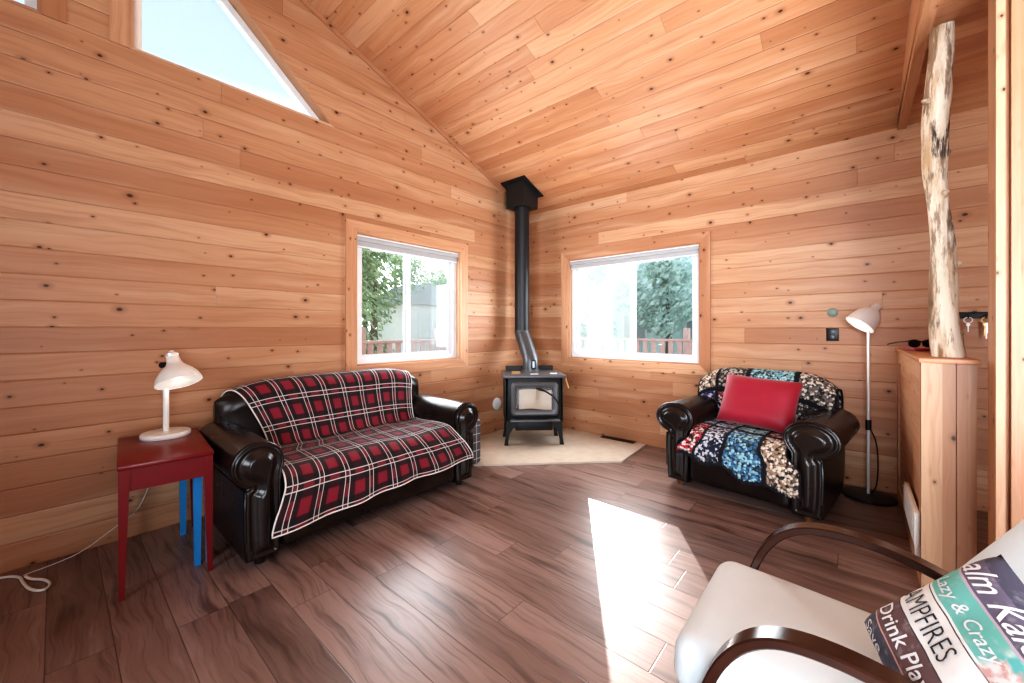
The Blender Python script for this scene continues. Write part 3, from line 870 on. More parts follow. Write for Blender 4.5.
def plaid_throw():
    D, TOP = .87, .90; path = drape_path(D, TOP, .195)
    bw = SW/2+.14; o = empty('plaid_throw', (SX, -.945, 0), 0, 'red black and white plaid throw draped over the dark leather loveseat', 'throw')
    Ld = path.L; dseat = None
    # arc positions of seat/back crease and of the front edge
    ds = [i*Ld/400 for i in range(401)]
    crease = min(ds, key=lambda d: (path.at(d).y-(D-.36))**2+(path.at(d).z-.48)**2)
    front = min(ds, key=lambda d: (path.at(d).y+.03)**2+(path.at(d).z-.42)**2)
    hw_ = SW/2
    def bounds(d):
        topL, topR = -bw+.055, bw-.12
        if d < crease:
            k = sstep(.1, crease, d); return topL*(1-k)+(-hw_+.11)*k, topR*(1-k)+(hw_-.03)*k
        k = sstep(front-.06, front+.07, d)
        k2 = sstep(front, Ld, d)
        return ((-hw_+.11)*(1-sstep(crease, crease+.22, d))+(-hw_+.02)*sstep(crease, crease+.22, d))*(1-k)+(-hw_+.010-.075*k2)*k, (hw_-.02)*(1-k)+(hw_+.035+.085*k2)*k
    def fn(u, v):
        d = v*Ld; a, b = bounds(d); x = a+(b-a)*u
        p = path.at(d).copy()
        e = min(1, abs(x)/bw)
        if d < crease:
            kk = 1-.13*e**5; p.z = .06+(p.z-.06)*kk
            if abs(x) > bw-.10: p.y += 0
        w = noise.noise(Vector((x*4, d*3, 2)))*.010+noise.noise(Vector((x*11, d*7, 7)))*.0045
        w = max(-.004, w+.003)
        if d > front:
            q = sstep(front, Ld, d)
            p.y -= .012*q*(1+math.sin(x*17+1.3*math.sin(x*5)))+w
            p.z += .025*q*math.sin(x*3.1+.6)+.03*q*sstep(.45, .75, x)
        elif d < crease: p.y -= w*1.2; p.z += w*.5
        else: p.z += w
        p.x = x; return p
    m = MB(); NU, NV = 150, 130
    vs = m.grid(fn, NU, NV, lambda u, v: (u*1.56+.03, v*Ld))
    o2 = m.build('cloth', 'plaid', o, smooth=180)
    per = [fn(u/60, 0) for u in range(61)]+[fn(1, v/90) for v in range(1, 91)]+[fn(1-u/60, 1) for u in range(1, 61)]+[fn(0, 1-v/90) for v in range(1, 90)]
    m = MB(); m.tube(per, .0048, 6, closed=True); m.build('hem', 'hem', o, smooth=180)
plaid_throw()

CH_LOC = (-.975, -2.635, 0); CH_RZ = R(-97); CW = .68
sofa(CH_LOC, CH_RZ, CW, 'dark brown leather rolled arm snuggler chair under a crochet blanket', 'armchair', 'leather_armchair', D=.84, rx=.15)

def crochet_blanket():
    D, TOP = .84, .90; path = drape_path(D, TOP, .16, .26); Ld = path.L
    bw = CW/2+.14; hw_ = CW/2
    o = empty('crochet_blanket', CH_LOC, CH_RZ, 'black crochet blanket of multicoloured granny squares over the leather armchair', 'blanket')
    ds = [i*Ld/400 for i in range(401)]
    crease = min(ds, key=lambda d: (path.at(d).y-(D-.36))**2+(path.at(d).z-.48)**2)
    front = min(ds, key=lambda d: (path.at(d).y+.03)**2+(path.at(d).z-.42)**2)
    def fn(u, v):
        x = -1+2*u
        # hem on the front runs lower towards +x (the right arm)
        end = Ld - .11*(1-sstep(-.9, .9, x)) + .02*math.sin(x*9)
        d = v*end
        if d < crease: half = (bw+.012)*(1-sstep(crease*.75, crease, d))+(hw_-.02)*sstep(crease*.75, crease, d)
        else: half = (hw_-.02)+(.085)*sstep(front-.02, front+.10, d)
        X = x*half; p = path.at(d).copy(); e = min(1, abs(X)/bw)
        if d < crease:
            p.z = .06+(p.z-.06)*(1-.13*min(1, e)**5)
            if e > .9: p.y += .0
        w = max(-.003, noise.noise(Vector((X*5, d*4, 12)))*.012+.003)
        if d > front:
            q = sstep(front, Ld, d); p.y -= .010*q*(1+math.sin(X*14))+w
        elif d < crease: p.y -= w; p.z += w*.5
        else: p.z += w
        p.x = X; return p
    NC, NR, SUB = 4, 6, 22
    pal = {
     'lb': (lin(160, 200, 208), lin(70, 120, 160)), 'te': (lin(190, 222, 224), lin(128, 180, 190)), 'rw': (lin(200, 30, 60), lin(225, 215, 205)),
     'nw': (lin(205, 205, 210), lin(35, 45, 70)), 'be': (lin(224, 210, 194), lin(165, 138, 116)), 'gm': (lin(190, 182, 172), lin(70, 62, 60)), 'wh': (lin(222, 226, 232), lin(150, 185, 215)), 'mr': (lin(150, 40, 60), lin(215, 200, 195)), 'cr': (lin(226, 216, 202), lin(120, 112, 108)), 'pu': (lin(200, 196, 220), lin(80, 76, 120)),
    }
    # rows from behind the back top, over it, down, across the seat, down the front ; columns from chair-right (image left) ...
    grid_ = [['be', 'gm', 'te', 'cr'], ['be', 'gm', 'te', 'cr'], ['pu', 'mr', 'te', 'gm'], ['nw', 'rw', 'gm', 'wh'], ['wh', 'wh', 'te', 'mr'], ['rw', 'nw', 'lb', 'be']]
    m = MB(); bm = m.bm
    NU, NV = 100, 200
    CB = [0, .16, .40, .75, 1.0]; RB = [0, .10, .385, .51, .65, .735, 1.0]
    def cell(t, B):
        for i in range(len(B)-1):
            if t <= B[i+1] or i == len(B)-2: return i+(t-B[i])/(B[i+1]-B[i])
    vs = m.grid(fn, NU, NV, lambda u, v: (cell(u, CB), cell(v, RB)))
    ca = bm.loops.layers.float_color.new('col_a'); cb = bm.loops.layers.float_color.new('col_b')
    for f in bm.faces:
        cu = sum(lp[m.uvl].uv[0] for lp in f.loops)/4; cv = sum(lp[m.uvl].uv[1] for lp in f.loops)/4
        a, b = pal[grid_[min(NR-1, int(cv))][min(NC-1, int(cu))]]
        for lp in f.loops: lp[ca] = (*a, 1); lp[cb] = (*b, 1)
    c = m.build('cloth', 'crochet', o, smooth=180)
crochet_blanket()

# ------------------------------------------------------------------ pillows
def pillow_pt(u, v, sgn, S, T):
    """u,v in -1..1"""
    pinch = .055
    x = S*u*(1-pinch*(1-v*v)*1.0*abs(u)**2) ; y = S*v*(1-pinch*(1-u*u)*abs(v)**2)
    h = T*(max(0, (1-u**4))*max(0, (1-v**4)))**.55
    h += .006*noise.noise(Vector((u*2.3, v*2.3, 3.1*sgn)))*(1-max(abs(u), abs(v))**2)
    return Vector((x, y, sgn*h))
def pillow(name, mat, M4, S, T, root=None, sx=1.0):
    m = MB()
    def fn_(sg):
        def f(a, b):
            p = pillow_pt(-1+2*a, -1+2*b, sg, S, T); return Vector((p.x*sx, p.y, p.z))
        return f
    for sg in (1, -1): m.grid(fn_(sg), 36, 36, lambda a, b: (a, b))
    bmesh.ops.remove_doubles(m.bm, verts=list(m.bm.verts), dist=1e-5)
    return m.build(name, mat, root, smooth=180, M4=M4)

CM = Matrix.Translation(CH_LOC) @ Matrix.Rotation(CH_RZ, 4, 'Z')
PMr = CM @ Matrix.Translation((.042, .372, .684)) @ Matrix.Rotation(R(64), 4, 'X') @ Matrix.Rotation(R(-3), 4, 'Z')
rp = pillow('throw_pillow', 'red_cloth', Matrix(), .205, .090, None, 1.30)
rp.matrix_world = PMr
tag(rp, 'plain red square pillow propped on the crochet blanket of the armchair', 'pillow')

# ------------------------------------------------------------------ side table, blue folded table, lamp, cords
def side_table():
    X0, X1, Y0, Y1, H = -.172, .186, -.340, .340, .620
    cx, cy = 0, 0
    o = empty('side_table', (-3.783, -.425, 0), R(-4.5), 'narrow red painted side table beside the left arm of the loveseat', 'table'); inv = Matrix.Translation((-cx, -cy, 0))
    m = MB(); m.box(X0, X1, Y0, Y1, H-.022, H, .004); m.build('tabletop', 'red_paint', o, M4=inv)
    m = MB(); t = .02
    m.box(X0+.012, X1-.012, Y0+.010, Y0+.010+t, H-.125, H-.022); m.box(X0+.012, X1-.012, Y1-.010-t, Y1-.010, H-.125, H-.022)
    m.box(X0+.012, X0+.012+t, Y0+.03, Y1-.03, H-.125, H-.022); m.box(X1-.012-t, X1-.012, Y0+.03, Y1-.03, H-.125, H-.022)
    m.build('apron', 'red_paint', o, smooth=0, M4=inv)
    for sx in (0, 1):
        for sy in (0, 1):
            lx, ly = (X0, X1)[sx], (Y0, Y1)[sy]; dx, dy = (1 if sx == 0 else -1), (1 if sy == 0 else -1)
            m = MB(); w, b = .044, .026
            vs = [(lx+dx*.004, ly+dy*.004, H-.022), (lx+dx*w, ly+dy*.004, H-.022), (lx+dx*w, ly+dy*w, H-.022), (lx+dx*.004, ly+dy*w, H-.022),
                  (lx+dx*.006, ly+dy*.006, 0), (lx+dx*b, ly+dy*.006, 0), (lx+dx*b, ly+dy*b, 0), (lx+dx*.006, ly+dy*b, 0)]
            m.add(vs, [(0, 1, 2, 3), (7, 6, 5, 4), (0, 4, 5, 1), (1, 5, 6, 2), (2, 6, 7, 3), (3, 7, 4, 0)]); m.build('leg', 'red_paint', o, smooth=0, M4=inv)
side_table()
def folded_table():
    o = empty('folding_table', (-3.640, -.42, 0), R(-2), 'folded blue tray table stored on edge under the red side table', 'table'); inv = Matrix.Translation((3.70, .46, 0))
    for X, ya, yb, mt, w in ((-3.722, -.690, -.235, 'blue_paint', .036), (-3.674, -.690, -.36, 'blue_grey', .034)):
        for y in (ya, yb):
            if y == -.36: continue
            m = MB(); vs = []
            for z, k in ((.478, 1.0), (0, .72)):
                a = w/2*k; vs += [(X-a, y-a, z), (X+a, y-a, z), (X+a, y+a, z), (X-a, y+a, z)]
            m.add(vs, [(0, 1, 2, 3), (7, 6, 5, 4), (0, 4, 5, 1), (1, 5, 6, 2), (2, 6, 7, 3), (3, 7, 4, 0)])
            m.build('leg', mt, o, smooth=0, M4=inv)
        m = MB(); m.box(X-.014, X+.014, ya+.02, yb-.02, .44, .476, .003); m.build('rail', mt, o, M4=inv)
    m = MB(); m.box(-3.745, -3.665, -.69, -.22, .4785, .488, .002); m.build('tray_top', 'blue_paint', o, M4=inv)
folded_table()

def bell(seg=36, r=.112, h=.16):
    """outer bell profile, opening at z=0 looking down, neck at top"""
    return [(r, 0), (r*.985, .012), (r*.90, .040), (r*.72, .070), (r*.52, .094), (r*.37, .112), (r*.30, .132), (r*.275, h)]
def aim(loc, d, up=(0, 0, 1)):
    """matrix whose -Z looks along d"""
    z = -Vector(d).normalized(); x = Vector(up).cross(z); x = x.normalized() if x.length > 1e-5 else Vector((1, 0, 0)); y = z.cross(x)
    return Matrix(((x.x, y.x, z.x, loc[0]), (x.y, y.y, z.y, loc[1]), (x.z, y.z, z.z, loc[2]), (0, 0, 0, 1)))

FW = Vector((.756, .655, 0)); RT = Vector((.655, -.756, 0)); UP = Vector((0, 0, 1))
def desk_lamp():
    bx, by, bz = -3.737, -.225, .620
    o = empty('desk_lamp', (bx, by, bz), 0, 'white metal desk lamp with a bell shade standing on the red side table', 'lamp'); inv = Matrix.Translation((-bx, -by, -bz))
    m = MB(); m.lathe([(.0, 0), (.112, 0), (.116, .006), (.116, .020), (.110, .028), (.0, .031)], 44, Matrix.Translation((bx, by, bz))); m.build('base', 'white', o, M4=inv)
    top = Vector((bx, by, bz+.415))
    m = MB(); m.tube([(bx, by, bz+.029), top], .0145, 16); m.build('pole', 'white', o, M4=inv)
    sh = Vector((bx, by, 0))+RT*.095-FW*.02; mouth = Vector((sh.x, sh.y, bz+.318))
    d = (-UP*1.0 - FW*.20 + RT*.44).normalized()
    A = aim(mouth, d)
    m = MB(); m.lathe(bell(), 40, A, caps=False); shade = m.build('lamp_shade', 'white', o, smooth=60, M4=inv)
    m = MB(); m.lathe([(r-.003 if r > .003 else r, z+.001) for r, z in bell()], 40, A, caps=True); m.build('shade_lining', 'shade_in', shade, smooth=60, M4=inv)
    m = MB(); m.lathe([(.030, .165), (.032, .178), (.026, .185), (.012, .190), (.012, .20), (0, .20)], 20, A); m.build('cap', 'chrome', shade, M4=inv)
    m = MB(); m.lathe([(0, .03), (.022, .045), (.028, .065), (.020, .095), (.014, .12)], 16, A); m.build('bulb', 'bulb', shade, M4=inv)
    nk = A @ Vector((0, 0, .13))
    m = MB(); m.tube([top-UP*.02, top+UP*.012, top.lerp(nk, .5)+UP*.012, nk], .010, 10); m.build('neck', 'white', o, M4=inv)
    m = MB(); q = top+UP*.005; m.tube([q-FW*.03, q+FW*.03], .017, 14); m.build('knob', 'black', o, M4=inv)
    L = bpy.data.lights.new('desk_lamp_light', 'POINT'); L.energy = 1.6; L.color = (1, .92, .8); L.shadow_soft_size = .03
    lo = bpy.data.objects.new('desk_lamp_light', L); col.objects.link(lo); lo.location = A @ Vector((0, 0, .015))
desk_lamp()
def cord(name, pts, r, mat, label, cat='cord'):
    m = MB(); m.tube(chaikin(pts, 2), r, 8); tag(m.build(name, mat), label, cat)
cord('lamp_cord', [(-3.745, -.10, .625), (-3.75, -.085, .62), (-3.765, -.05, .50), (-3.785, -.06, .33), (-3.81, -.055, .24), (-3.85, -.05, .155), (-3.95, -.04, .09), (-4.07, -.05, .010), (-4.18, -.09, .006), (-4.27, -.115, .006)], .0026, 'glint_cord_white', 'thin pale lamp cord running down the wall behind the red table')
cord('extension_cord', [(-4.75, -.06, .008), (-4.45, -.05, .008), (-4.34, -.06, .008), (-4.28, -.12, .008), (-4.27, -.20, .009), (-4.245, -.32, .009), (-4.20, -.385, .009), (-4.175, -.33, .009), (-4.20, -.25, .009), (-4.245, -.20, .010), (-4.262, -.15, .012)], .0062, 'white', 'white extension cord looped on the floor beside the gable wall')

# checked ottoman beyond the loveseat
m = MB(); m.rbox(.14, .165, .20, .03, 4, 6)
uvl = m.bm.loops.layers.uv.new('UVMap'); m.uvl = uvl
for f in m.bm.faces:
    f.normal_update(); n = f.normal
    for lp in f.loops:
        c = lp.vert.co
        lp[uvl].uv = (c.y, c.z) if abs(n.x) > max(abs(n.y), abs(n.z)) else ((c.x, c.z) if abs(n.y) > abs(n.z) else (c.x, c.y))
fo = m.build('fabric_ottoman', 'checked', None, smooth=60); fo.location = (-1.725, -.52, .2185); fo.rotation_euler = (0, 0, 0)
tag(fo, 'grey fabric cube ottoman with white check lines beside the right arm of the loveseat', 'ottoman')

# ------------------------------------------------------------------ floor lamp, wall bits
def floor_lamp():
    bx, by = -.205, -3.365
    o = empty('floor_lamp', (bx, by, 0), 0, 'slim brushed metal floor lamp with a tilted shade standing behind the armchair', 'lamp'); inv = Matrix.Translation((-bx, -by, 0))
    m = MB(); m.lathe([(0, 0), (.158, 0), (.160, .006), (.158, .018), (.13, .024), (0, .027)], 44, Matrix.Translation((bx, by, 0))); m.build('base', 'black', o, M4=inv)
    top = Vector((bx, by, 1.30))
    m = MB(); m.tube([(bx, by, .026), top], .0095, 14); m.build('pole', 'chrome', o, M4=inv)
    m = MB(); m.tube([(bx, by, .50), (bx, by, .575)], .017, 12); m.tube(chaikin([(bx-.012, by-.01, .51), (bx+.0, by-.045, .42), (bx, by-.055, .25), (bx, by-.045, .09), (bx+.02, by-.02, .03)], 2), .004, 8)
    m.build('switch_cord', 'black', o, M4=inv)
    d = (-UP*1.0 - RT*.80 + FW*.18).normalized()
    mouth = top - RT*.050 + FW*.02 + UP*(-.020)
    A = aim(mouth, d); sp = [(.096, 0), (.095, .01), (.089, .05), (.077, .095), (.058, .125), (.041, .142), (.032, .150), (.032, .185), (.027, .19), (0, .19)]
    m = MB(); m.lathe(sp, 40, A, caps=False); sh = m.build('lamp_shade', 'chrome', o, smooth=60, M4=inv)
    m = MB(); m.lathe([(max(0, r-.003), z+.001) for r, z in sp[:7]], 40, A); m.build('shade_lining', 'shade_in', sh, smooth=60, M4=inv)
    m = MB(); m.lathe([(0, .02), (.02, .032), (.027, .055), (.02, .085), (.014, .11)], 16, A); m.build('bulb', 'bulb', sh, M4=inv)
    m = MB(); q = A @ Vector((0, 0, .15)); m.tube([top-UP*.01, top+UP*.05, q], .008, 10); m.build('swivel', 'chrome', o, M4=inv)
    L = bpy.data.lights.new('floor_lamp_light', 'POINT'); L.energy = 1.2; L.color = (1, .92, .8); L.shadow_soft_size = .03
    lo = bpy.data.objects.new('floor_lamp_light', L); col.objects.link(lo); lo.location = A @ Vector((0, 0, .012))
floor_lamp()

ow = empty('wall_outlet', (0, -3.150, 1.205), 0, 'square black outlet plate on the plank wall left of the floor lamp', 'outlet')
m = MB(); m.box(-.008, -.0005, -.040, .040, -.052, .052, .003); m.build('plate', 'black', ow)
for z in (-.022, .022):
    m = MB(); m.box(-.0105, -.0075, -.014, .014, z-.014, z+.014, .003); m.build('socket', 'pipe_low', ow)
m = MB(); m.lathe([(0, 0), (.036, 0), (.036, .010), (.028, .016), (0, .017)], 26, Matrix.Translation((-.0005, -3.150, 1.385)) @ Matrix.Rotation(R(-90), 4, 'Y'))
tag(m.build('wall_sensor', 'green_grey'), 'small round grey green disc on the wall above the black outlet', 'sensor')

# heater grille on the half wall
hv = empty('wall_heater', (-1.14, HY1, .265), 0, 'thin white vent cover low on the face of the half wall', 'vent')
m = MB(); m.box(-.27, .26, .0005, .022, -.075, .085, .004); m.build('housing', 'white', hv)
m = MB()
for k in range(7): m.box(-.25, .24, .0225, .026, -.055+k*.019, -.045+k*.019)
m.build('louver', 'vinyl', hv, smooth=0)
m = MB(); m.box(-.255, -.245, .0005, .018, -.13, -.076); m.build('bracket', 'white', hv, smooth=0)

# key rack on the right wall behind the post
KY = -3.87
kr = empty('key_rack', (0, KY, 1.345), 0, 'dark key rack with small hooks on the wall behind the log post', 'key rack')
m = MB(); m.box(-.012, -.0005, -.20, .08, -.022, .022, .003); m.build('rack_plate', 'black', kr)
for y in (.07, -.01, -.09, -.16):
    m = MB(); m.tube(chaikin([(-.010, y, .006), (-.03, y, .0), (-.034, y, -.018), (-.045, y, -.016), (-.048, y, .0)], 2), .0035, 8); m.build('hook', 'iron', kr)
for y, mt, lb in ((-.09, 'brass', 'small bunch of keys with brass ring hanging from the key rack'), (-.01, 'chrome', 'silver key ring hanging from the key rack nearest the log post')):
    k = empty('key_bunch', (-.037, KY+y, 1.325), 0, lb, 'keys')
    m = MB(); m.tube([(0, .020*math.cos(a*PI/8), -.014+.020*math.sin(a*PI/8)) for a in range(16)], .0028, 6, closed=True); m.build('ring', mt, k)
    for q, (dy, L_, mm) in enumerate(((-.008, .055, 'chrome'), (.006, .07, 'brass'), (.0, .09, 'chrome')) if mt == 'brass' else ((0, .045, 'chrome'),)):
        m = MB(); m.lathe([(0, -.002), (.010, -.002), (.010, .002), (0, .002)], 12, Matrix.Translation((-.004*q, dy, -.045)) @ Matrix.Rotation(R(90), 4, 'Y'))
        m.box(-.0015-.004*q, .0015-.004*q, dy-.003, dy+.003, -.05-L_, -.05); m.build('key', mm, k)

# sunglasses on a red case on the half wall
SG = Vector((-.50, -3.615, HZ+.024))
m = MB(); m.rbox(.085, .052, .009, .008, 3, 4); rc = m.build('glasses_case', 'red_cloth', None, smooth=60); rc.location = SG+Vector((0, 0, .0095)); rc.rotation_euler = (0, 0, R(12))
tag(rc, 'flat red case lying on top of the half wall', 'case')
rc.scale = (1.25, 1.25, 1)
gl = empty('sunglasses', SG+Vector((-.035, .005, .0192)), R(-49), 'black sunglasses lying on the red case on the half wall', 'sunglasses')
for s in (-1, 1):
    m = MB(); pts = []
    prof = [(s*.034+.029*math.cos(2*PI*k/20), .020+.020*math.sin(2*PI*k/20)*(1 if math.sin(2*PI*k/20) < 0 else .85)) for k in range(20)]
    m.prism(prof, lambda p, q, w: (p, w+.10*p*p*10*.1, q), -.002, .002); m.build('lens', 'lens', gl)
    m = MB(); m.tube([(s*.063, .0, .03), (s*.066, .05, .026), (s*.062, .11, .012)], .0028, 6); m.build('temple', 'black', gl)
gl.scale = (1.3, 1.3, 1.3)
m = MB(); m.tube(chaikin([(-.064, 0, .032), (-.034, -.001, .040), (-.006, 0, .030), (.006, 0, .030), (.034, -.001, .040), (.064, 0, .032)], 2), .003, 6); m.build('frame', 'black', gl)

# ------------------------------------------------------------------ cream bentwood chair in front
AX0, AX1 = -3.113, -2.52
def bent_chair():
    o = empty('bentwood_armchair', ((AX0+AX1)/2, -3.35, 0), 0, 'cream upholstered lounge chair with dark bent wood arms at the front', 'armchair'); inv = Matrix.Translation(-Vector(o.location))
    prof = [(-2.97, 0.0), (-2.975, .12), (-2.99, .25), (-3.0, .34), (-3.015, .405), (-3.045, .485), (-3.09, .55), (-3.145, .590), (-3.21, .607), (-3.30, .608), (-3.40, .590), (-3.50, .553), (-3.62, .48), (-3.74, .34), (-3.84, .16), (-3.88, 0.0)]
    pts = chaikin([(0, y, z) for y, z in prof], 2)
    for X in (AX0, AX1):
        lower = Vector((0, 0, .030 if X == AX0 else .012))
        m = MB(); w, t = .0275, .012; rings = []
        for i, p in enumerate(pts):
            a = pts[max(0, i-1)]; b = pts[min(len(pts)-1, i+1)]; d = (b-a).normalized(); nn = Vector((0, -d.z, d.y))
            c = []
            for dx, dn in ((-w, -t+.004), (-w+.004, -t), (w-.004, -t), (w, -t+.004), (w, t-.004), (w-.004, t), (-w+.004, t), (-w, t-.004)):
                c.append(m.bm.verts.new(Vector((X+dx, p.y, p.z))-lower*sstep(.0, .25, p.z)+nn*dn))
            rings.append(c)
        for A, B in zip(rings, rings[1:]):
            for k in range(8): m.bm.faces.new((A[k], A[(k+1) % 8], B[(k+1) % 8], B[k]))
        m.bm.faces.new(rings[0][::-1]); m.bm.faces.new(rings[-1])
        m.build('arm', 'dark_wood', o, smooth=28, M4=inv)
    for y, z in ((-3.03, .245), (-3.55, .215)):
        m = MB(); m.box(AX0+.02, AX1-.02, y-.02, y+.02, z-.025, z+.025, .006); m.build('cross_rail', 'dark_wood', o, M4=inv)
    for X in (AX0+.05, AX1-.05):
        m = MB(); m.tube([(X, -3.02, .265), (X, -3.60, .235)], .016, 10); m.build('side_rail', 'dark_wood', o, M4=inv)
    # seat cushion
    cx = (AX0+AX1)/2; hx = (AX1-AX0)/2-.030
    tilt = Matrix.Translation((cx-.010, -3.212, .340)) @ Matrix.Rotation(R(3), 4, 'X')
    m = MB(); m.rbox(hx, .30, .080, .060, 5, 14, tilt, fn=lambda p: Vector((p.x, p.y, p.z+(.022*(1-(p.x/hx)**2)*(1-(p.y/.30)**2) if p.z > 0 else 0))))
    m.build('seat_cushion', 'cream', o, smooth=180, M4=inv)
    # backrest cushion, reclined
    bk = Matrix.Translation((cx, -3.610, .668)) @ Matrix.Rotation(R(33), 4, 'X')
    m = MB(); m.rbox(hx, .065, .33, .055, 5, 12, bk, fn=lambda p: Vector((p.x, p.y-.13*sstep(.22, -.10, p.x), p.z))); m.build('back_cushion', 'cream', o, smooth=180, M4=inv)
bent_chair()

# lettered pillow
E_UP = Vector((.1417, -.5488, .8239)).normalized()
E_RT = Vector((-.8708, -.4650, -.1599)); E_RT = (E_RT-E_UP*E_RT.dot(E_UP)).normalized()
_c, _s = math.cos(R(13)), math.sin(R(13))
E_RT, E_UP = E_RT*_c-E_UP*_s, E_UP*_c+E_RT*_s
E_N = E_RT.cross(E_UP)
PC = Vector((-2.985, -3.472, .582))
PS, PT = .170, .072
PM = Matrix(((E_RT.x, E_UP.x, E_N.x, PC.x), (E_RT.y, E_UP.y, E_N.y, PC.y), (E_RT.z, E_UP.z, E_N.z, PC.z), (0, 0, 0, 1)))
lp_ = pillow('lettered_pillow', 'stripes', Matrix(), PS, PT)
lp_.matrix_world = PM
tag(lp_, 'printed pillow with stripes of hand lettering leaning on the cream chair', 'pillow')
def lettering(txt, u0, v0, size, mat, shear=0.0, sx=1.0, offset=0.0):
    """text whose baseline starts at pillow uv (0..1)"""
    cu = bpy.data.curves.new('lettering', 'FONT'); cu.body = txt; cu.size = 1; cu.shear = shear; cu.offset = offset; cu.resolution_u = 3
    to = bpy.data.objects.new('lettering_source', cu); col.objects.link(to)
    dg = bpy.context.evaluated_depsgraph_get()
    me = bpy.data.meshes.new_from_object(to.evaluated_get(dg))
    bpy.data.objects.remove(to); bpy.data.curves.remove(cu)
    bm = bmesh.new(); bm.from_mesh(me); bpy.data.meshes.remove(me)
    bmesh.ops.triangulate(bm, faces=list(bm.faces))
    for _ in range(3):
        lg = [e for e in bm.edges if e.calc_length()*size > .05]
        if not lg: break
        bmesh.ops.subdivide_edges(bm, edges=lg, cuts=1); bmesh.ops.triangulate(bm, faces=list(bm.faces))
    kill = []
    for v in bm.verts:
        u = u0+v.co.x*size*sx; w = v0+v.co.y*size
        if u > .985 or u < .012 or w < .012 or w > .985: kill.append(v)
        uu = max(-1, min(1, -1+2*u)); ww = max(-1, min(1, -1+2*w))
        p = pillow_pt(uu, ww, 1, PS, PT); p.z += .0016
        v.co = p
    bmesh.ops.delete(bm, geom=kill, context='VERTS')
    me = bpy.data.meshes.new('lettering'); bm.to_mesh(me); bm.free(); me.materials.append(M[mat])
    ob = bpy.data.objects.new('lettering', me); col.objects.link(ob); ob.parent = lp_
lettering('alm Kalo', .06, .83, .175, 'ink_white', .35, 1.0, .008)
lettering('Lazy & Crazy', .09, .665, .110, 'ink_white', .30, .95, .006)
lettering('CAMPFIRES', -.0, .43, .19, 'ink_black', .0, .60, -.010)
lettering('Drink Play', .08, .24, .150, 'ink_white', .10, .92, .012)
lettering('Save', .10, .055, .13, 'ink_white', .2, 1.0, .0)

# ------------------------------------------------------------------ outside
m = MB(); m.box(-30, 40, -30, 40, -.62, -.60); tag(m.build('ground', 'ground', smooth=0), kind='structure')
m = MB(); m.box(TH+.01, 3.6, -6.0, 2.6, -.18, -.10); m.box(-6, TH+.005, TH+.01, 2.6, -.18, -.10); tag(m.build('floor_deck', 'deck', smooth=0), kind='structure')
def railing(a, b, label):
    a, b = Vector(a), Vector(b); o = empty('deck_railing', a, 0, label, 'railing'); d = b-a; L = d.length; d.normalize(); rz = math.atan2(d.y, d.x)
    o.rotation_euler = (0, 0, rz); o.scale = (1, 1, 1.2)
    m = MB(); m.box(0, L, -.07, .07, .93, .97, .006); m.build('top_rail', 'deck', o)
    m = MB(); m.box(0, L, -.02, .02, .14, .20); m.build('bottom_rail', 'deck', o, smooth=0)
    n = int(L/1.5)
    for k in range(n+1):
        x = .05+(L-.1)*k/n; m = MB(); m.box(x-.05, x+.05, -.05, .05, 0, 1.14, .006); m.build('post', 'deck', o)
    k = 0; x = .2
    while x < L-.15:
        m = MB(); m.box(x-.045, x+.045, -.045, -.021, .10, .93); m.build('baluster', 'deck', o, smooth=0); x += .165
railing((-2.6, 2.5, -.10), (3.5, 2.5, -.10), 'reddish wooden deck railing outside the window behind the plaid sofa')
railing((3.5, 2.35, -.10), (3.5, -2.6, -.10), 'reddish wooden deck railing outside the wide window right of the stove')

def parasol(x, y):
    o = empty('patio_parasol', (x, y, -.10), 0, 'closed white patio parasol on the deck outside the right window', 'parasol')
    m = MB(); m.tube([(0, 0, .0), (0, 0, 2.05)], .02, 10); m.build('pole', 'vinyl', o)
    m = MB(); m.lathe([(.02, .85), (.12, .90), (.135, 1.2), (.11, 1.6), (.06, 1.95), (.0, 2.06)], 10); m.build('canopy', 'white', o, smooth=0)
    m = MB(); m.lathe([(0, 0), (.24, 0), (.24, .04), (.05, .07), (0, .07)], 20); m.build('base', 'vinyl', o)
parasol(2.72, .55)

def house(loc, wx, wy, h, ridge, label, nm='sun_blocking_house', mat='siding'):
    o = empty(nm, loc, 0, label, 'house')
    m = MB(); m.box(0, wx, 0, wy, 0, h); 
    m.build('siding', mat, o, smooth=0)
    m = MB(); m.prism([(-.3, h), (wy+.3, h), (wy/2, h+ridge)], lambda p, q, w: (w, p, q), -.25, wx+.3); m.build('roof', 'roof', o, smooth=0)
    m = MB()
    for y in (0, wy): m.box(-.03, .0-.0005, y-.08, y+.08, 0, h)
    m.build('corner_trim', 'vinyl', o, smooth=0)
    for y in (wy*.35, wy*.7):
        m = MB(); ring(m, lambda p, q, w: (w, p, q), y-.5, y+.5, 1.4, 2.6, .09, -.05, -.001); wdw = m.build('window', 'vinyl', o, smooth=0)
        m = MB(); m.add([(-.02, y-.42, 1.48), (-.02, y+.42, 1.48), (-.02, y+.42, 2.52), (-.02, y-.42, 2.52)], [(0, 1, 2, 3)]); m.build('pane', 'blind', wdw, smooth=0)
house((10.0, -1.6, -.6), 6, 6.46, 10.5, 1.6, 'tall pale house added beyond the deck to block sun at the right window')  # invented house whose edge cuts the sun patch on the floor
sh = empty('garden_shed', (2.15, 6.2, -.6), 0, 'small white garden shed seen through the right half of the sofa window', 'shed')
m = MB(); m.box(0, 1.7, 0, 1.6, 0, 2.55); m.build('siding', 'white', sh, smooth=0)
m = MB(); m.prism([(-.15, 2.55), (1.85, 2.55), (.85, 3.2)], lambda p, q, w: (p, w, q), -.15, 1.75); m.build('roof', 'blind', sh, smooth=0)
m = MB()
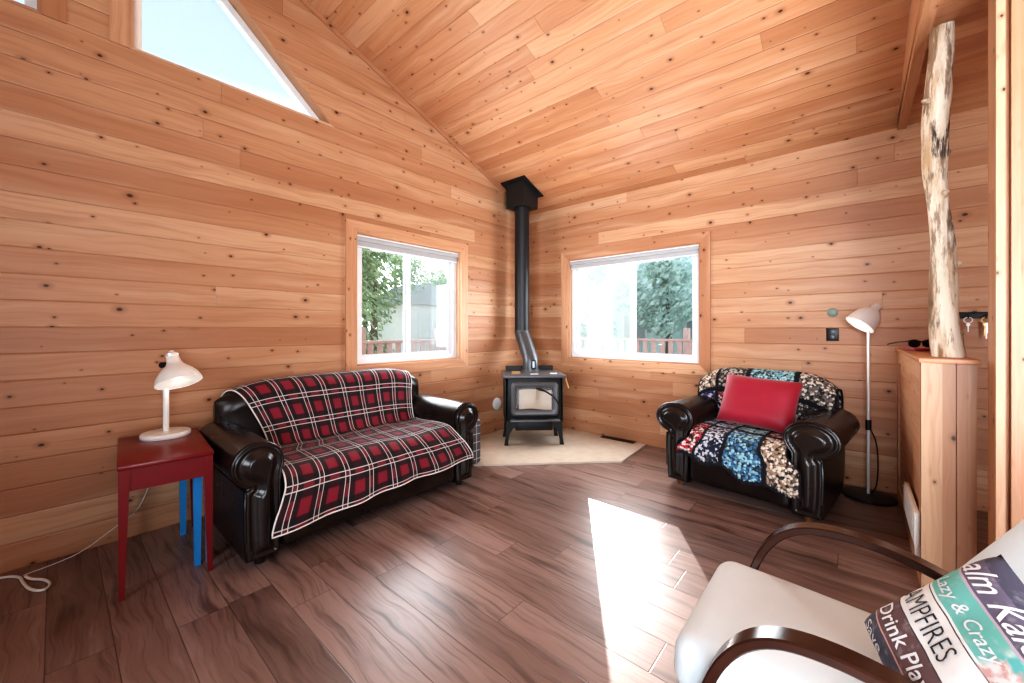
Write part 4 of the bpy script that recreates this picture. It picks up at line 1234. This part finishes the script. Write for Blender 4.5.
for x in (.15, .55, .95): m.box(x-.03, x+.03, -.02, -.0005, .1, 2.3)
m.build('batten', 'vinyl', sh, smooth=0)

def tree(x, y, h, r, mat, label, cone=False, n=2600, leaf=.10, trunk_to=.5, sq=1.0, zb=None):
    o = empty('sun_blocking_conifer' if cone else 'leafy_tree', (x, y, -.6), random.uniform(0, 6), label, 'tree')
    m = MB(); m.tube([(0, 0, 0), (.03, .02, h*.35), (0, 0, h*(.95 if cone else .7))], [.13, .09, .03], 8); m.build('trunk', 'trunk', o)
    m = MB(); bm = m.bm; uvl = bm.loops.layers.uv.new('UVMap'); m.uvl = uvl
    zb = h*.12 if zb is None else zb
    blobs = [(random.gauss(0, .38)*r, random.gauss(0, .38)*r, zb+(h-zb)*random.uniform(.12, .9), random.uniform(.35, .6)*r) for _ in range(16)]
    for i in range(n):
        if cone:
            t = 1-math.sqrt(random.random()); z = zb+(h-zb)*t; rr = r*(1-t)*math.sqrt(random.uniform(.12, 1)); a = random.uniform(0, 2*PI); c = Vector((rr*math.cos(a), rr*math.sin(a), z-.15*rr))
        else:
            b = random.choice(blobs); d = Vector((random.gauss(0, 1), random.gauss(0, 1), random.gauss(0, 1))).normalized()*b[3]*random.random()**.4
            c = Vector((b[0], b[1], b[2]))+d
        q = Vector((random.gauss(0, 1), random.gauss(0, 1), random.gauss(0, 1))).normalized(); p1 = q.orthogonal().normalized(); p2 = q.cross(p1)
        s1 = leaf*random.uniform(.6, 1.3); s2 = s1*(.45 if not cone else .3)
        f = bm.faces.new([bm.verts.new(c+p1*s1), bm.verts.new(c+p2*s2), bm.verts.new(c-p1*s1), bm.verts.new(c-p2*s2)])
        k = i+.5
        for lp in f.loops: lp[uvl].uv = (k, 0)
    me = bpy.data.meshes.new('foliage'); bm.to_mesh(me); bm.free(); me.materials.append(M[mat])
    ob = bpy.data.objects.new('foliage', me); col.objects.link(ob); ob.parent = o
# beyond the gable-wall window
tree(.75, 5.2, 4.9, 1.05, 'leaf', 'leafy green tree just beyond the railing, seen through the left half of the sofa window', n=6500, leaf=.07, zb=.1)
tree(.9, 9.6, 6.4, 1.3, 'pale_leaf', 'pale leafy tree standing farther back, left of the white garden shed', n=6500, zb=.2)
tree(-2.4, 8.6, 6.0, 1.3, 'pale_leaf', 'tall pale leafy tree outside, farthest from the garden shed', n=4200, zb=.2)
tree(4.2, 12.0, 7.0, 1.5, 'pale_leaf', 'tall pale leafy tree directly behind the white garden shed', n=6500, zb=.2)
tree(-1.0, 14.2, 7.0, 1.6, 'hazed_leaf', 'haze-coloured tree farthest back, left of the garden shed', n=5200, zb=.2)
tree(2.4, 16.4, 7.8, 1.6, 'hazed_leaf', 'haze-coloured tree farthest back, behind the garden shed', n=5200, zb=.2)
tree(7.8, 15.4, 8.4, 1.6, 'hazed_leaf', 'haze-coloured tree farthest back, right of the garden shed', n=5200, zb=.2)
tree(6.6, 9.6, 7.2, 1.2, 'leaf', 'broad green leafy tree standing right of the white garden shed', n=5200, zb=.2)
tree(5.1, 4.3, 9.4, 1.6, 'needle', 'unseen tall conifer added past the deck corner to block sun', True, 11000, .17, zb=.6)  # unseen conifer added to keep sun off the sofa window
# beyond the right-wall window
tree(7.9, 3.6, 4.4, 1.0, 'hazed_leaf', 'low pale leafy tree at the left corner of the added sun-blocking house', n=4200, zb=.1)
tree(7.7, .9, 4.4, 1.15, 'hazed_leaf', 'haze-coloured tree before the middle of the added sun-blocking house', n=5200, zb=.1)
tree(7.9, -2.2, 4.0, 1.2, 'hazed_leaf', 'pale leafy tree before the right end of the added sun-blocking house', n=4200, zb=.1)
tree(13.5, 9.2, 5.4, 1.8, 'pale_leaf', 'pale leafy tree far beyond the deck left of the added pale house', n=4200, zb=.1)
tree(9.2, 7.6, 4.4, 1.2, 'leaf', 'green leafy tree beyond the added sun-blocking conifer', n=3800, zb=.1)

# ------------------------------------------------------------------ light
w = bpy.data.worlds.new('world'); scene.world = w; w.use_nodes = True; nt = w.node_tree; nt.nodes.clear()
out = nt.nodes.new('ShaderNodeOutputWorld'); bg = nt.nodes.new('ShaderNodeBackground')
tc = nt.nodes.new('ShaderNodeTexCoord'); sp = nt.nodes.new('ShaderNodeSeparateXYZ'); cr = nt.nodes.new('ShaderNodeValToRGB')
nt.links.new(tc.outputs['Generated'], sp.inputs[0]); nt.links.new(sp.outputs[2], cr.inputs[0]); nt.links.new(cr.outputs[0], bg.inputs[0]); nt.links.new(bg.outputs[0], out.inputs[0])
e = cr.color_ramp.elements; e[0].position = 0; e[0].color = (4.6, 4.8, 5.0, 1); e[1].position = .26; e[1].color = (3.4, 3.9, 4.4, 1)
q = e.new(.46); q.color = (.66, .82, 1.0, 1); q = e.new(1.0); q.color = (.42, .62, .95, 1)
bg.inputs[1].default_value = 1.0
SUN_D = Vector((-1.27, -.82, -.745))
L = bpy.data.lights.new('sun', 'SUN'); L.energy = 6.0; L.angle = R(.3); L.color = (1, .98, .95)
so_ = bpy.data.objects.new('sun', L); col.objects.link(so_); so_.rotation_euler = SUN_D.to_track_quat('-Z', 'Y').to_euler()
def area(name, loc, target, sx, sy, power, color=(1, 1, 1), portal=False, spread=None):
    L = bpy.data.lights.new(name, 'AREA'); L.shape = 'RECTANGLE'; L.size = sx; L.size_y = sy; L.energy = power; L.color = color
    o = bpy.data.objects.new(name, L); col.objects.link(o); o.location = loc
    o.rotation_euler = (Vector(target)-Vector(loc)).to_track_quat('-Z', 'Y').to_euler()
    if portal: L.cycles.is_portal = True
    if spread: L.spread = R(spread)
    return o
area('portal_sofa_window', (-1.843, .15, 1.51), (-1.843, -1, 1.51), 1.2, 1.16, 1, portal=True)
area('portal_right_window', (.15, -1.373, 1.50), (-1, -1.373, 1.50), 1.52, 1.2, 1, portal=True)
area('portal_gable_window', (-3.3, .15, 3.4), (-3.3, -1, 3.4), 1.3, 1.2, 1, portal=True)
area('portal_gable_window_west', (-4.8, .15, 3.4), (-4.8, -1, 3.4), 1.3, 1.2, 1, portal=True)
area('window_light_sofa', (-1.843, .045, 1.51), (-1.843, -1, 1.51), 0.85, 1.06, 31, (.90, .96, 1))
area('window_light_right', (.045, -1.373, 1.50), (-1, -1.373, 1.50), 0.9, 1.10, 32, (.90, .96, 1))
area('fill_light_back', (-4.6, -6.2, 2.3), (-2.0, 0, 1.3), 3.5, 1.8, 27, (.80, .90, 1))  # added fill behind the camera, no such lamp stands there
area('fill_light_west', (-7.6, -4.0, 2.0), (-.5, -3.2, 1.3), 2.6, 1.8, 92, (.80, .90, 1), spread=95)  # added fill to brighten the right wall
area('fill_light_up', (-4.6, -5.2, 1.0), (-1.3, -2.4, 3.3), 2.2, 1.6, 115, (.83, .92, 1), spread=120)  # added uplight to brighten the ceiling

# ------------------------------------------------------------------ camera
cam = bpy.data.cameras.new('camera'); co = bpy.data.objects.new('camera', cam); col.objects.link(co)
cam.sensor_width = 36; cam.lens = 36*396/1024; cam.shift_y = -12.5/1024; cam.clip_start = .02
co.location = (-4.165, -3.29, 1.25)
co.rotation_euler = (R(90), 0, math.atan2(.655, .756)-PI/2)
scene.camera = co
scene.view_settings.view_transform = 'Standard'
scene.view_settings.look = 'High Contrast'
scene.view_settings.exposure = -0.26
